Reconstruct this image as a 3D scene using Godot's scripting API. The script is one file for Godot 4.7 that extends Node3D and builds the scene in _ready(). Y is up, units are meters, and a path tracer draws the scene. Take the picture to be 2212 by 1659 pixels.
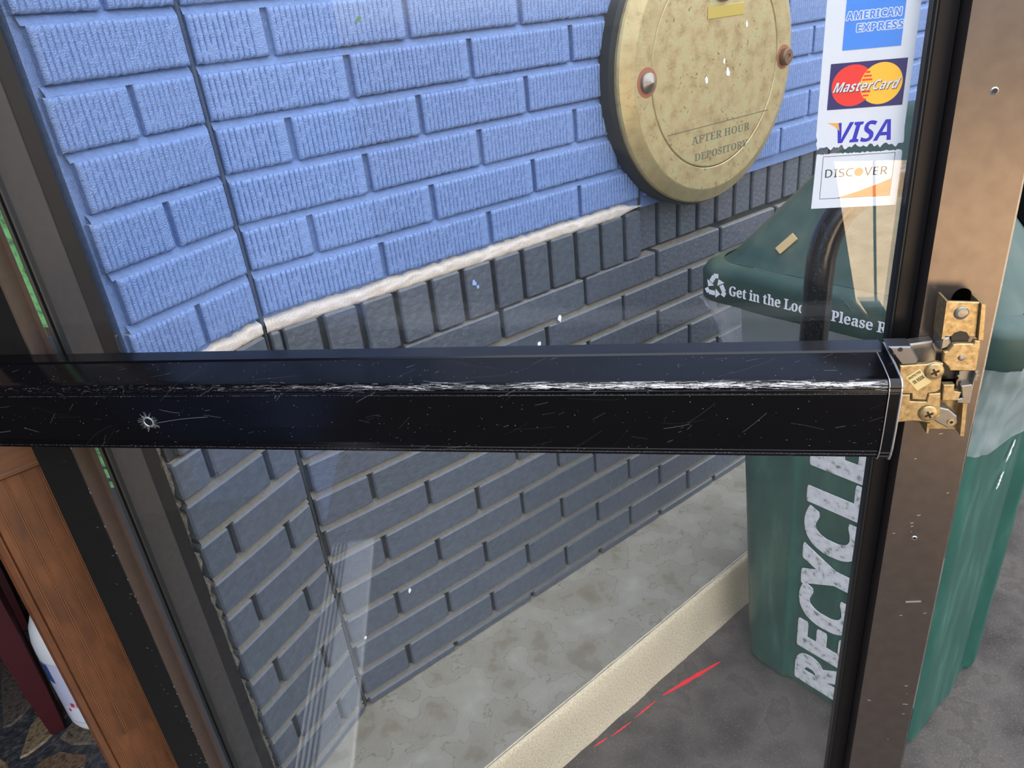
extends Node3D

# ---------------------------------------------------------------- mesh builder
class MB:
	var v := PackedVector3Array()
	var n := PackedVector3Array()
	var uv := PackedVector2Array()
	var c := PackedColorArray()
	var ix := PackedInt32Array()
	var col := Color(1, 1, 1)

	func vert(p: Vector3, nn: Vector3, t := Vector2.ZERO) -> int:
		v.append(p); n.append(nn); uv.append(t); c.append(col)
		return v.size() - 1

	func tri(a: int, b: int, d: int, out: Vector3) -> void:
		# clockwise seen from outside
		if (v[b] - v[a]).cross(v[d] - v[a]).dot(out) > 0.0:
			ix.append_array([a, d, b])
		else:
			ix.append_array([a, b, d])

	func poly(pts: Array, out: Vector3, uvs: Array = []) -> void:
		var nn: Vector3 = (pts[1] - pts[0]).cross(pts[2] - pts[0])
		if nn.length() < 1e-14:
			nn = out
		nn = nn.normalized()
		if nn.dot(out) < 0.0:
			nn = -nn
		var first := v.size()
		for i in pts.size():
			vert(pts[i], nn, uvs[i] if uvs else Vector2.ZERO)
		for i in range(1, pts.size() - 1):
			tri(first, first + i, first + i + 1, nn)

	func box(ctr: Vector3, size: Vector3, ch := 0.0, b := Basis()) -> void:
		var h := size * 0.5
		ch = minf(ch, minf(h.x, minf(h.y, h.z)) * 0.9)
		for ax in 3:
			var a1 := (ax + 1) % 3
			var a2 := (ax + 2) % 3
			for s in [-1.0, 1.0]:
				var pts := []
				for q in [[-1, -1], [1, -1], [1, 1], [-1, 1]]:
					var p := Vector3.ZERO
					p[ax] = s * h[ax]; p[a1] = q[0] * (h[a1] - ch); p[a2] = q[1] * (h[a2] - ch)
					pts.append(ctr + b * p)
				var o := Vector3.ZERO
				o[ax] = s
				poly(pts, b * o)
			if ch > 0.0:
				for s1 in [-1.0, 1.0]:
					for s2 in [-1.0, 1.0]:
						var pts := []
						for q in [[-1, 0], [1, 0], [1, 1], [-1, 1]]:
							var p := Vector3.ZERO
							p[ax] = q[0] * (h[ax] - ch)
							p[a1] = s1 * (h[a1] - (ch if q[1] == 0 else 0.0))
							p[a2] = s2 * (h[a2] - (0.0 if q[1] == 0 else ch))
							pts.append(ctr + b * p)
						var o := Vector3.ZERO
						o[a1] = s1; o[a2] = s2
						poly(pts, b * o)
		if ch > 0.0:
			for sx in [-1.0, 1.0]:
				for sy in [-1.0, 1.0]:
					for sz in [-1.0, 1.0]:
						var k := Vector3(sx, sy, sz)
						poly([ctr + b * (k * Vector3(h.x, h.y - ch, h.z - ch)), ctr + b * (k * Vector3(h.x - ch, h.y, h.z - ch)), ctr + b * (k * Vector3(h.x - ch, h.y - ch, h.z))], b * k)

	# rows: Array of PackedVector3Array of equal length, smooth normals
	func grid(rows: Array, hint := Vector3.ZERO, wrap := false, cols: Array = []) -> void:
		var R := rows.size()
		var C: int = rows[0].size()
		var first := v.size()
		for i in R:
			for j in C:
				if cols:
					col = cols[i][j]
				vert(rows[i][j], Vector3.ZERO, Vector2(float(j) / (C - 1), float(i) / (R - 1)))
		var faces := PackedInt32Array()
		var cent := Vector3.ZERO
		for i in range(first, v.size()):
			cent += v[i]
		cent /= R * C
		var score := 0.0
		for i in R - 1:
			for j in (C if wrap else C - 1):
				var j2 := (j + 1) % C
				var a := first + i * C + j
				var b := first + i * C + j2
				var d := first + (i + 1) * C + j2
				var e := first + (i + 1) * C + j
				for t in [[a, b, d], [a, d, e]]:
					var nn: Vector3 = (v[t[1]] - v[t[0]]).cross(v[t[2]] - v[t[0]])
					score += nn.dot(hint) if hint != Vector3.ZERO else nn.dot((v[t[0]] + v[t[1]] + v[t[2]]) / 3.0 - cent)
					n[t[0]] += nn; n[t[1]] += nn; n[t[2]] += nn
					faces.append_array(t)
		var sg := 1.0 if score >= 0.0 else -1.0
		for i in range(first, v.size()):
			n[i] = (n[i] * sg).normalized() if n[i].length() > 1e-16 else Vector3.UP
		for k in range(0, faces.size(), 3):
			if sg > 0.0:
				ix.append_array([faces[k], faces[k + 2], faces[k + 1]])
			else:
				ix.append_array([faces[k], faces[k + 1], faces[k + 2]])

	func tube(path: Array, r: float, seg := 16, caps := true) -> void:
		var rows := []
		var up := Vector3(0.31, 0.2, 0.93).normalized()
		for i in path.size():
			var t: Vector3 = (path[mini(i + 1, path.size() - 1)] - path[maxi(i - 1, 0)]).normalized()
			var a := (up - t * up.dot(t)).normalized()
			var b := t.cross(a)
			var row := PackedVector3Array()
			for k in seg:
				var an := TAU * k / seg
				row.append(path[i] + (a * cos(an) + b * sin(an)) * r)
			rows.append(row)
		grid(rows, Vector3.ZERO, true)
		if caps:
			poly(Array(rows[0]), path[0] - path[1])
			poly(Array(rows[-1]), path[-1] - path[-2])

	# profile: Vector2(radius, z), turned round local z of xf
	func lathe(profile: Array, seg := 48, xf := Transform3D()) -> void:
		for i in profile.size() - 1:   # each band has its own normals unless very short turn
			var rows := []
			for q in [profile[i], profile[i + 1]]:
				var row := PackedVector3Array()
				for k in seg:
					var an := TAU * k / seg
					row.append(xf * Vector3(q.x * cos(an), q.x * sin(an), q.y))
				rows.append(row)
			var dr: Vector2 = profile[i + 1] - profile[i]
			var first := v.size()
			for ri in 2:
				for k in seg:
					var an := TAU * k / seg
					var nn := (xf.basis * Vector3(cos(an) * dr.y, sin(an) * dr.y, -dr.x)).normalized()
					vert(rows[ri][k], nn)
			for k in seg:
				var k2 := (k + 1) % seg
				var out := n[first + k]
				if profile[i].x > 1e-7:
					tri(first + k, first + k2, first + seg + k2, out)
				if profile[i + 1].x > 1e-7:
					tri(first + k, first + seg + k2, first + seg + k, out)

	# polygon in local XY, from z0 (back) to z1 (front)
	func prism(pg: Array, z0: float, z1: float, xf := Transform3D(), bev := 0.0) -> void:
		var p := PackedVector2Array(pg)
		if Geometry2D.is_polygon_clockwise(p):
			p.reverse()
		var front := p
		var zs := z1
		if bev > 0.0:
			var ins := PackedVector2Array()
			for i in p.size():
				var a := (p[i] - p[i - 1]).normalized()
				var b := (p[(i + 1) % p.size()] - p[i]).normalized()
				var na := Vector2(-a.y, a.x)
				var nb := Vector2(-b.y, b.x)
				var m := (na + nb)
				m = m / maxf(m.length_squared() * 0.5, 0.4)
				ins.append(p[i] + m * bev)
			front = ins
			zs = z1 - bev
		for i in p.size():
			var a := p[i]
			var b := p[(i + 1) % p.size()]
			var fa := front[i]
			var fb := front[(i + 1) % p.size()]
			var o2 := Vector2((b - a).y, -(b - a).x).normalized()
			poly([xf * Vector3(a.x, a.y, z0), xf * Vector3(b.x, b.y, z0), xf * Vector3(b.x, b.y, zs), xf * Vector3(a.x, a.y, zs)], xf.basis * Vector3(o2.x, o2.y, 0))
			if bev > 0.0:
				poly([xf * Vector3(a.x, a.y, zs), xf * Vector3(b.x, b.y, zs), xf * Vector3(fb.x, fb.y, z1), xf * Vector3(fa.x, fa.y, z1)], xf.basis * Vector3(o2.x, o2.y, 1))
		for side in 2:
			var pp := front if side == 1 else p
			var z := z1 if side == 1 else z0
			var o := xf.basis * Vector3(0, 0, 1 if side == 1 else -1)
			var t := Geometry2D.triangulate_polygon(pp)
			var first := v.size()
			for q in pp:
				vert(xf * Vector3(q.x, q.y, z), o.normalized())
			for k in range(0, t.size(), 3):
				tri(first + t[k], first + t[k + 1], first + t[k + 2], o)

	# profile (z, y) swept along local x from x0 to x1; uv.x along, uv.y round the profile
	func sweep(pr: Array, x0: float, x1: float, closed := true, caps := true, hard := true) -> void:
		var total := 0.0
		var cnt := pr.size() if closed else pr.size() - 1
		for i in cnt:
			total += (pr[(i + 1) % pr.size()] - pr[i]).length()
		var mid := Vector2.ZERO
		for q in pr:
			mid += q / pr.size()
		var s := 0.0
		for i in cnt:
			var a: Vector2 = pr[i]
			var b: Vector2 = pr[(i + 1) % pr.size()]
			var l := (b - a).length()
			var o := Vector2(b.y - a.y, -(b.x - a.x))
			if o.dot((a + b) * 0.5 - mid) < 0.0:
				o = -o
			poly([Vector3(x0, a.y, a.x), Vector3(x1, a.y, a.x), Vector3(x1, b.y, b.x), Vector3(x0, b.y, b.x)], Vector3(0, o.y, o.x), [Vector2(0, s / total), Vector2(1, s / total), Vector2(1, (s + l) / total), Vector2(0, (s + l) / total)])
			s += l
		if caps:
			var pp := PackedVector2Array()
			for q in pr:
				pp.append(Vector2(q.x, q.y))
			var t := Geometry2D.triangulate_polygon(pp)
			for e in [[x0, -1.0], [x1, 1.0]]:
				var first := v.size()
				for q in pr:
					vert(Vector3(e[0], q.y, q.x), Vector3(e[1], 0, 0))
				for k in range(0, t.size(), 3):
					tri(first + t[k], first + t[k + 1], first + t[k + 2], Vector3(e[1], 0, 0))

	func add(m: ArrayMesh, xf := Transform3D()) -> void:
		for si in m.get_surface_count():
			var a := m.surface_get_arrays(si)
			var first := v.size()
			var vs: PackedVector3Array = a[Mesh.ARRAY_VERTEX]
			var ns: PackedVector3Array = a[Mesh.ARRAY_NORMAL]
			for i in vs.size():
				vert(xf * vs[i], (xf.basis * ns[i]).normalized())
			for k in a[Mesh.ARRAY_INDEX]:
				ix.append(first + k)

	func mesh() -> ArrayMesh:
		var a := []
		a.resize(Mesh.ARRAY_MAX)
		a[Mesh.ARRAY_VERTEX] = v
		a[Mesh.ARRAY_NORMAL] = n
		a[Mesh.ARRAY_TEX_UV] = uv
		a[Mesh.ARRAY_COLOR] = c
		a[Mesh.ARRAY_INDEX] = ix
		var m := ArrayMesh.new()
		m.add_surface_from_arrays(Mesh.PRIMITIVE_TRIANGLES, a)
		return m

# ---------------------------------------------------------------- node helpers
var M := {}
var rng := RandomNumberGenerator.new()

func part(called: String, mesh: Mesh, m: Material, parent: Node3D, xf := Transform3D(), label := "") -> MeshInstance3D:
	var o := MeshInstance3D.new()
	o.name = called
	o.mesh = mesh
	o.material_override = m
	o.transform = xf
	parent.add_child(o, true)
	if label:
		o.set_meta("label", label)
	return o

func thing(called: String, label: String, category: String, xf := Transform3D(), group := "", kind := "") -> Node3D:
	var o := Node3D.new()
	o.name = called
	o.transform = xf
	add_child(o, true)
	o.set_meta("label", label)
	o.set_meta("category", category)
	if group:
		o.set_meta("group", group)
	if kind:
		o.set_meta("kind", kind)
	return o

func solo(called: String, mesh: Mesh, m: Material, label: String, category: String, xf := Transform3D(), group := "", kind := "") -> MeshInstance3D:
	var o := part(called, mesh, m, self, xf, label)
	o.set_meta("category", category)
	if group:
		o.set_meta("group", group)
	if kind:
		o.set_meta("kind", kind)
	return o

func boxm(ctr: Vector3, size: Vector3, ch := 0.0) -> ArrayMesh:
	var b := MB.new()
	b.box(ctr, size, ch)
	return b.mesh()

func prismm(pg: Array, z0: float, z1: float, bev := 0.0, xf := Transform3D()) -> ArrayMesh:
	var b := MB.new()
	b.prism(pg, z0, z1, xf, bev)
	return b.mesh()

func srgb(r: float, g: float, b: float) -> Color:
	return Color(r / 255.0, g / 255.0, b / 255.0)

func lin(r: float, g: float, b: float) -> Color:
	return srgb(r, g, b).srgb_to_linear()

func noise_tex(freq: float, octaves := 4, seed_ := 1, normal := false, strength := 4.0, ramp: Array = [], kind := FastNoiseLite.TYPE_SIMPLEX_SMOOTH, size := 512) -> NoiseTexture2D:
	var f := FastNoiseLite.new()
	f.noise_type = kind
	f.seed = seed_
	f.frequency = freq
	f.fractal_octaves = octaves
	if octaves == 1:
		f.fractal_type = FastNoiseLite.FRACTAL_NONE
	var t := NoiseTexture2D.new()
	t.width = size
	t.height = size
	t.seamless = true
	t.noise = f
	t.as_normal_map = normal
	t.bump_strength = strength
	if ramp:
		var g := Gradient.new()
		g.offsets = PackedFloat32Array(ramp.map(func(e): return e[0]))
		g.colors = PackedColorArray(ramp.map(func(e): return e[1]))
		t.color_ramp = g
	return t

func mat(color: Color, rough := 0.6, metal := 0.0, spec := 0.5) -> StandardMaterial3D:
	var m := StandardMaterial3D.new()
	m.albedo_color = color
	m.roughness = rough
	m.metallic = metal
	m.metallic_specular = spec
	return m

func tri_map(m: StandardMaterial3D, scale: float, albedo: Texture2D = null, normal: Texture2D = null, ns := 1.0, world := false) -> StandardMaterial3D:
	m.uv1_triplanar = true
	m.uv1_world_triplanar = world
	m.uv1_scale = Vector3.ONE * scale
	if albedo:
		m.albedo_texture = albedo
	if normal:
		m.normal_enabled = true
		m.normal_texture = normal
		m.normal_scale = ns
	return m

var text_cache := {}
func text_mesh(txt: String, font: String, w: float, h: float, depth := 0.0003, weight := 700, shear := 0.0) -> ArrayMesh:
	# lettering centred on the origin, w wide and h high, facing +z
	var f := SystemFont.new()
	f.font_names = PackedStringArray([font])
	f.font_weight = weight
	var t := TextMesh.new()
	t.font = f
	t.text = txt
	t.font_size = 64
	t.pixel_size = 0.01
	t.depth = 0.1
	t.curve_step = 0.8
	var a := t.get_mesh_arrays()
	var vs: PackedVector3Array = a[Mesh.ARRAY_VERTEX]
	var lo := Vector3.INF
	var hi := -Vector3.INF
	for p in vs:
		lo = lo.min(p); hi = hi.max(p)
	var mid := (lo + hi) * 0.5
	var sz := (hi - lo).max(Vector3.ONE * 1e-5)
	for i in vs.size():
		var p := (vs[i] - mid) / sz
		p.x += shear * p.y
		vs[i] = Vector3(p.x * w / (1.0 + absf(shear)), p.y * h, (p.z + 0.5) * depth)
	var r := []
	r.resize(Mesh.ARRAY_MAX)
	r[Mesh.ARRAY_VERTEX] = vs
	r[Mesh.ARRAY_NORMAL] = a[Mesh.ARRAY_NORMAL]
	var idx = a[Mesh.ARRAY_INDEX]
	if idx == null or idx.size() == 0:
		idx = PackedInt32Array(range(vs.size()))
	r[Mesh.ARRAY_INDEX] = idx
	var m := ArrayMesh.new()
	m.add_surface_from_arrays(Mesh.PRIMITIVE_TRIANGLES, r)
	return m

# ---------------------------------------------------------------- the place
# right wall and left wall meet in the corner CORNER; the pavement is y = 0
const CORNER := Vector3(-0.3494, 0, -1.0245)
const W1 := Vector3(0.81474, 0, -0.57983)    # along the right wall, away from the corner
const N1 := Vector3(0.57983, 0, 0.81474)
const W2 := Vector3(-0.49163, 0, 0.87080)    # along the left wall, away from the corner
const N2 := Vector3(0.87080, 0, 0.49163)
const DOOR := Vector3(0.36668, 0, -0.50264)  # free edge of the door, inner face
const DX := Vector3(0.97437, 0, 0.22495)     # along the door, hinge to free edge
const DN := Vector3(-0.22495, 0, 0.97437)
const SLAB := 0.134
const COURSE := 0.0677
var wall1 := Transform3D(Basis(W1, Vector3.UP, N1), CORNER)
var wall2 := Transform3D(Basis(-W2, Vector3.UP, N2), CORNER)
var door := Transform3D(Basis(DX, Vector3.UP, DN), DOOR)

func _ready() -> void:
	rng.seed = 7
	# camera
	var cam := Camera3D.new()
	cam.name = "camera"
	cam.transform = Transform3D(Basis(Vector3(0.99391, -0.09843, 0.04955), Vector3(0.11020, 0.88779, -0.44687), Vector3(0, 0.44961, 0.89323)).orthonormalized(), Vector3(0, 1.318, 0))
	cam.fov = rad_to_deg(2.0 * atan(829.5 / 1603.2))
	cam.near = 0.02
	cam.far = 200.0
	add_child(cam)
	cam.current = true
	# sky and exposure
	var sm := ProceduralSkyMaterial.new()
	sm.sky_top_color = Color(0.92, 0.95, 1.0)
	sm.sky_horizon_color = Color(0.62, 0.63, 0.64)
	sm.ground_bottom_color = Color(0.30, 0.29, 0.28)
	sm.ground_horizon_color = Color(0.55, 0.54, 0.52)
	sm.sky_curve = 0.25
	sm.sky_energy_multiplier = 1.25
	var sky := Sky.new()
	sky.sky_material = sm
	var env := Environment.new()
	env.background_mode = Environment.BG_SKY
	env.sky = sky
	env.tonemap_mode = Environment.TONE_MAPPER_LINEAR
	env.tonemap_exposure = 2.35
	env.ambient_light_source = Environment.AMBIENT_SOURCE_SKY
	env.sdfgi_enabled = true
	env.ssao_enabled = true
	env.ssil_enabled = true
	var we := WorldEnvironment.new()
	we.name = "environment"
	we.environment = env
	add_child(we)
	# sun: high behind the building, so that this side lies in its shade
	var sun := DirectionalLight3D.new()
	sun.name = "sun"
	sun.light_color = Color(1.0, 0.93, 0.82)
	sun.light_energy = 7.2
	sun.light_angular_distance = 0.53
	sun.shadow_enabled = true
	sun.sky_mode = DirectionalLight3D.SKY_MODE_LIGHT_ONLY
	add_child(sun)
	sun.look_at_from_position(Vector3(-0.72, 4.35, -3.2), Vector3.ZERO, Vector3.UP)

	materials()
	ground()
	brick_walls()
	upper_building()
	interior()
	door_frame()
	glass_door()
	push_bar()
	stickers()
	depository()
	bin()

# ---------------------------------------------------------------- materials
func materials() -> void:
	var n_paint := noise_tex(0.03, 4, 3, true, 6.0)
	var n_fine := noise_tex(0.12, 3, 5, true, 5.0)
	var tone := noise_tex(0.02, 4, 9, false, 1.0, [[0.0, Color(0.86, 0.86, 0.86)], [1.0, Color(1, 1, 1)]])
	var m: StandardMaterial3D
	m = tri_map(mat(Color.WHITE, 0.36), 9.0, tone, noise_tex(0.085, 3, 6, true, 7.0), 0.8)
	m.vertex_color_use_as_albedo = true
	M.brick = m
	m = tri_map(mat(Color.WHITE, 0.34), 5.0, tone, n_paint, 0.42)
	m.vertex_color_use_as_albedo = true
	M.dark_brick = m
	M.blue_mortar = tri_map(mat(srgb(117, 147, 201), 0.5), 11.0, tone, n_fine, 1.2)
	M.dirty_mortar = tri_map(mat(srgb(120, 117, 108), 0.8), 11.0, tone, n_fine, 1.2)
	M.dark_mortar = tri_map(mat(srgb(48, 51, 52), 0.6), 11.0, tone, n_fine, 1.2)
	M.caulk = tri_map(mat(srgb(70, 84, 110), 0.5), 14.0, null, n_fine, 1.5)
	M.dark_caulk = tri_map(mat(srgb(52, 55, 58), 0.5), 14.0, null, n_fine, 1.5)
	M.white_mortar = tri_map(mat(srgb(240, 232, 224), 0.95), 16.0, noise_tex(0.05, 4, 19, false, 1.0, [[0.0, Color(0.6, 0.58, 0.55)], [0.35, Color(0.9, 0.89, 0.88)], [1.0, Color(1, 1, 1)]]), n_fine, 1.6)
	# concrete
	var slab_t := noise_tex(0.006, 6, 21, false, 1.0, [[0.0, srgb(132, 126, 113)], [0.24, srgb(144, 139, 128)], [0.28, srgb(152, 149, 140)], [0.5, srgb(158, 156, 149)], [0.515, srgb(131, 126, 115)], [0.53, srgb(160, 158, 151)], [0.75, srgb(166, 165, 158)], [1.0, srgb(178, 178, 172)]], FastNoiseLite.TYPE_SIMPLEX_SMOOTH, 1024)
	var grain := noise_tex(0.3, 2, 8, true, 1.2)
	M.slab = tri_map(mat(srgb(226, 221, 210), 0.8), 1.4, slab_t, grain, 0.5, true)
	var kerb_t := noise_tex(0.11, 5, 4, false, 1.0, [[0.0, srgb(150, 138, 116)], [0.4, srgb(206, 197, 178)], [0.75, srgb(226, 219, 203)], [1.0, srgb(240, 236, 226)]])
	M.kerb = tri_map(mat(srgb(250, 240, 222), 0.9), 4.0, kerb_t, grain, 0.4, true)
	var pave_t := noise_tex(0.005, 7, 33, false, 1.0, [[0.0, srgb(88, 86, 85)], [0.3, srgb(108, 106, 104)], [0.5, srgb(122, 120, 118)], [0.62, srgb(128, 125, 122)], [0.65, srgb(114, 112, 110)], [1.0, srgb(142, 139, 136)]], FastNoiseLite.TYPE_SIMPLEX_SMOOTH, 1024)
	M.pavement = tri_map(mat(srgb(190, 181, 173), 0.9, 0.0, 0.25), 1.1, pave_t, grain, 0.25, true)
	M.pavement.detail_enabled = true
	M.pavement.detail_blend_mode = BaseMaterial3D.BLEND_MODE_MIX
	M.pavement.detail_albedo = noise_tex(0.42, 2, 35, false, 1.0, [[0.0, Color(0.18, 0.17, 0.17, 0.5)], [0.3, Color(0.3, 0.3, 0.3, 0.0)], [0.66, Color(0.7, 0.68, 0.66, 0.0)], [1.0, Color(0.8, 0.78, 0.75, 0.3)]])
	M.added_dark_ground = tri_map(mat(srgb(30, 30, 31), 1.0, 0.0, 0.1), 2.0, tone, grain, 0.8, true)  # near-black so that this added ground hardly shows in the door glass
	var walk_t := noise_tex(0.012, 4, 12, false, 1.0, [[0.0, srgb(168, 150, 126)], [1.0, srgb(196, 180, 156)]])
	M.sidewalk = tri_map(mat(Color.WHITE, 0.9), 1.0, walk_t, null, 1.0, true)
	# metals
	var brushed := noise_tex(0.02, 5, 14, false, 1.0, [[0.0, Color(0.91, 0.91, 0.91)], [1.0, Color(1, 1, 1)]])
	m = tri_map(mat(srgb(116, 105, 97), 0.32, 0.8), 5.0, brushed)
	M.bronze = m
	M.bronze_dark = mat(srgb(40, 36, 35), 0.4, 0.6)
	M.dark_reflection_stile = tri_map(mat(srgb(40, 38, 36), 0.38, 0.5), 5.0, brushed)  # bronze stile with the dark reflection of its front painted into the colour
	M.bronze_matt = tri_map(mat(srgb(94, 79, 71), 0.38, 0.3), 5.0, brushed)
	M.rubber = mat(srgb(16, 18, 18), 0.5)
	M.grey_strip = mat(srgb(70, 74, 80), 0.45, 0.3)
	M.green_paint = tri_map(mat(Color.WHITE, 0.6), 6.0, noise_tex(0.03, 4, 17, false, 1.0, [[0.0, srgb(58, 80, 62)], [0.4, srgb(96, 152, 96)], [1.0, srgb(118, 180, 112)]]))
	M.frame_grey = tri_map(mat(srgb(74, 69, 66), 0.5, 0.35), 6.0, brushed)
	M.black = mat(srgb(14, 14, 16), 0.4)
	M.alu = mat(srgb(200, 198, 194), 0.4, 0.9)
	var glass := mat(Color(0.96, 1.0, 0.98, 0.004), 0.0)
	glass.transparency = BaseMaterial3D.TRANSPARENCY_ALPHA
	M.glass = glass
	var brass_t := noise_tex(0.018, 6, 41, false, 1.0, [[0.0, srgb(164, 144, 104)], [0.3, srgb(184, 170, 128)], [0.6, srgb(196, 182, 138)], [0.8, srgb(188, 186, 144)], [1.0, srgb(200, 188, 148)]])
	var speck := noise_tex(0.09, 2, 55, true, 5.0)
	m = tri_map(mat(srgb(234, 229, 222), 0.4, 0.4), 2.6, brass_t, speck, 0.07)
	m.detail_enabled = true
	m.detail_blend_mode = BaseMaterial3D.BLEND_MODE_MIX
	m.detail_uv_layer = BaseMaterial3D.DETAIL_UV_1
	m.detail_albedo = noise_tex(0.05, 3, 47, false, 1.0, [[0.0, Color(0.30, 0.24, 0.14, 0.8)], [0.17, Color(0.36, 0.29, 0.17, 0.6)], [0.27, Color(0.45, 0.38, 0.22, 0.0)], [1.0, Color(0.6, 0.5, 0.3, 0.0)]])
	m.detail_mask = noise_tex(0.008, 3, 48, false, 1.0, [[0.0, Color.BLACK], [0.35, Color(0.25, 0.25, 0.25)], [0.7, Color.WHITE], [1.0, Color.WHITE]])
	M.brass = m
	M.rust = mat(srgb(146, 92, 66), 0.8)
	var zinc_t := noise_tex(0.03, 5, 61, false, 1.0, [[0.0, srgb(140, 128, 104)], [0.3, srgb(186, 164, 118)], [0.7, srgb(212, 190, 140)], [1.0, srgb(214, 204, 184)]])
	M.zinc = tri_map(mat(srgb(226, 218, 212), 0.38, 0.65), 10.0, zinc_t, n_fine, 0.05)
	M.worn_steel = tri_map(mat(srgb(150, 144, 134), 0.36, 0.8), 16.0, brushed)
	# plastics
	var green_t := noise_tex(0.008, 6, 71, false, 1.0, [[0.0, srgb(40, 84, 72)], [0.5, srgb(44, 92, 79)], [0.72, srgb(54, 102, 88)], [0.88, srgb(70, 114, 100)], [1.0, srgb(100, 128, 114)]], FastNoiseLite.TYPE_SIMPLEX_SMOOTH, 1024)
	M.bin_green = tri_map(mat(srgb(236, 236, 238), 0.34), 1.5, green_t, grain, 0.1)
	M.bin_green.uv1_scale = Vector3(2.6, 0.55, 2.6)
	M.lid_green = tri_map(mat(srgb(225, 225, 225), 0.5), 1.7, noise_tex(0.01, 5, 77, false, 1.0, [[0.0, srgb(46, 72, 64)], [0.55, srgb(58, 86, 77)], [1.0, srgb(104, 114, 100)]]), grain, 0.15)
	var film := mat(Color(0.88, 0.90, 0.92, 0.27), 0.26)
	film.transparency = BaseMaterial3D.TRANSPARENCY_ALPHA
	film.cull_mode = BaseMaterial3D.CULL_DISABLED
	M.film = film
	var wl := noise_tex(0.035, 6, 81, false, 1.0, [[0.0, srgb(66, 88, 80)], [0.16, srgb(150, 156, 150)], [0.34, srgb(216, 217, 218)], [1.0, srgb(242, 242, 244)]])
	M.print_white = tri_map(mat(Color.WHITE, 0.6), 3.0, wl)
	M.white = mat(srgb(236, 238, 242), 0.55)
	# wood
	var wood_n := FastNoiseLite.new()
	wood_n.seed = 5
	wood_n.frequency = 0.02
	var im := Image.create(1024, 256, false, Image.FORMAT_RGB8)
	for x in 256:
		for y in 1024:
			var g := wood_n.get_noise_2d(x * 2.4, y * 0.16) * 0.5 + wood_n.get_noise_2d(x * 9.0 + 300.0, y * 0.5) * 0.35 + wood_n.get_noise_2d(x * 0.5, y * 0.3 + 900.0) * 0.35
			im.set_pixel(y, x, srgb(76, 45, 26).lerp(srgb(110, 67, 38), clampf(g + 0.5, 0.0, 1.0)))
	M.wood = tri_map(mat(Color.WHITE, 0.42), 2.2, ImageTexture.create_from_image(im))
	M.brick_fleck = mat(srgb(140, 170, 222), 0.5)
	M.leaf = mat(srgb(52, 110, 60), 0.6)
	M.wood_light = mat(srgb(124, 80, 50), 0.5)
	M.wood_rail = M.wood
	M.bar = bar_material()
	M.bar_plain = mat(srgb(8, 7, 9), 0.18, 0.0, 0.42)

func bar_material() -> StandardMaterial3D:
	# black enamel with scratches worn down to the bright metal: u along the bar, v round its profile
	var w := 2048
	var h := 512
	var im := Image.create(w, h, false, Image.FORMAT_RGB8)
	im.fill(srgb(9, 8, 10))
	var r := RandomNumberGenerator.new()
	r.seed = 99
	var scratch := srgb(196, 192, 190)
	for i in 900:   # nicks
		var x := r.randi_range(1, w - 3)
		var y := r.randi_range(1, h - 3)
		im.set_pixel(x, y, srgb(20, 20, 22).lerp(scratch, r.randf_range(0.3, 1.0)))
		if r.randf() < 0.3:
			im.set_pixel(x + 1, y, scratch)
	for i in 330:
		var x := r.randf_range(0, w)
		var y := r.randf_range(0, h)
		var an := r.randf_range(-0.9, 0.3)
		var len := pow(r.randf(), 3.0) * 120.0 + 6.0
		var bend := r.randf_range(-0.006, 0.006)
		var k := r.randf_range(0.1, 0.55) * (0.5 if len > 60.0 else 1.0)
		for s in int(len):
			var px := int(x)
			var py := int(y)
			if px > 0 and px < w and py > 0 and py < h:
				im.set_pixel(px, py, im.get_pixel(px, py).lerp(scratch, k))
			x += cos(an) * 1.0
			y += sin(an) * 1.0
			an += bend
	# worn ridge (v about 0.40 .. 0.47) heavier towards the free end (u = 1)
	for i in 1300:
		var x := int(w * pow(r.randf(), 0.62))
		var worn := smoothstep(0.25, 0.8, float(x) / w)
		var y := int(h * (0.181 + r.randfn(0.0, 0.008)))
		var run := int(2 + 46 * pow(r.randf(), 2.4) * (0.3 + worn))
		var k := r.randf_range(0.15, 0.9) * (0.35 + 0.65 * worn)
		var tilt := r.randf_range(-0.12, 0.12)
		for j in run:
			var yy := y + int(j * tilt)
			if x + j < w and yy > 0 and yy < h:
				im.set_pixel(x + j, yy, im.get_pixel(x + j, yy).lerp(srgb(212, 208, 204), k))
	for x in range(1, w - 1):
		for y in [int(h * 0.201), int(h * 0.222), int(h * 0.459), int(h * 0.484)]:
			if r.randf() < 0.62:
				im.set_pixel(x, y, srgb(40, 40, 42).lerp(srgb(200, 194, 186), r.randf() * 0.8))
	var m := mat(Color.WHITE, 0.15, 0.0, 0.33)
	m.albedo_texture = ImageTexture.create_from_image(im)
	return m

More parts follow.
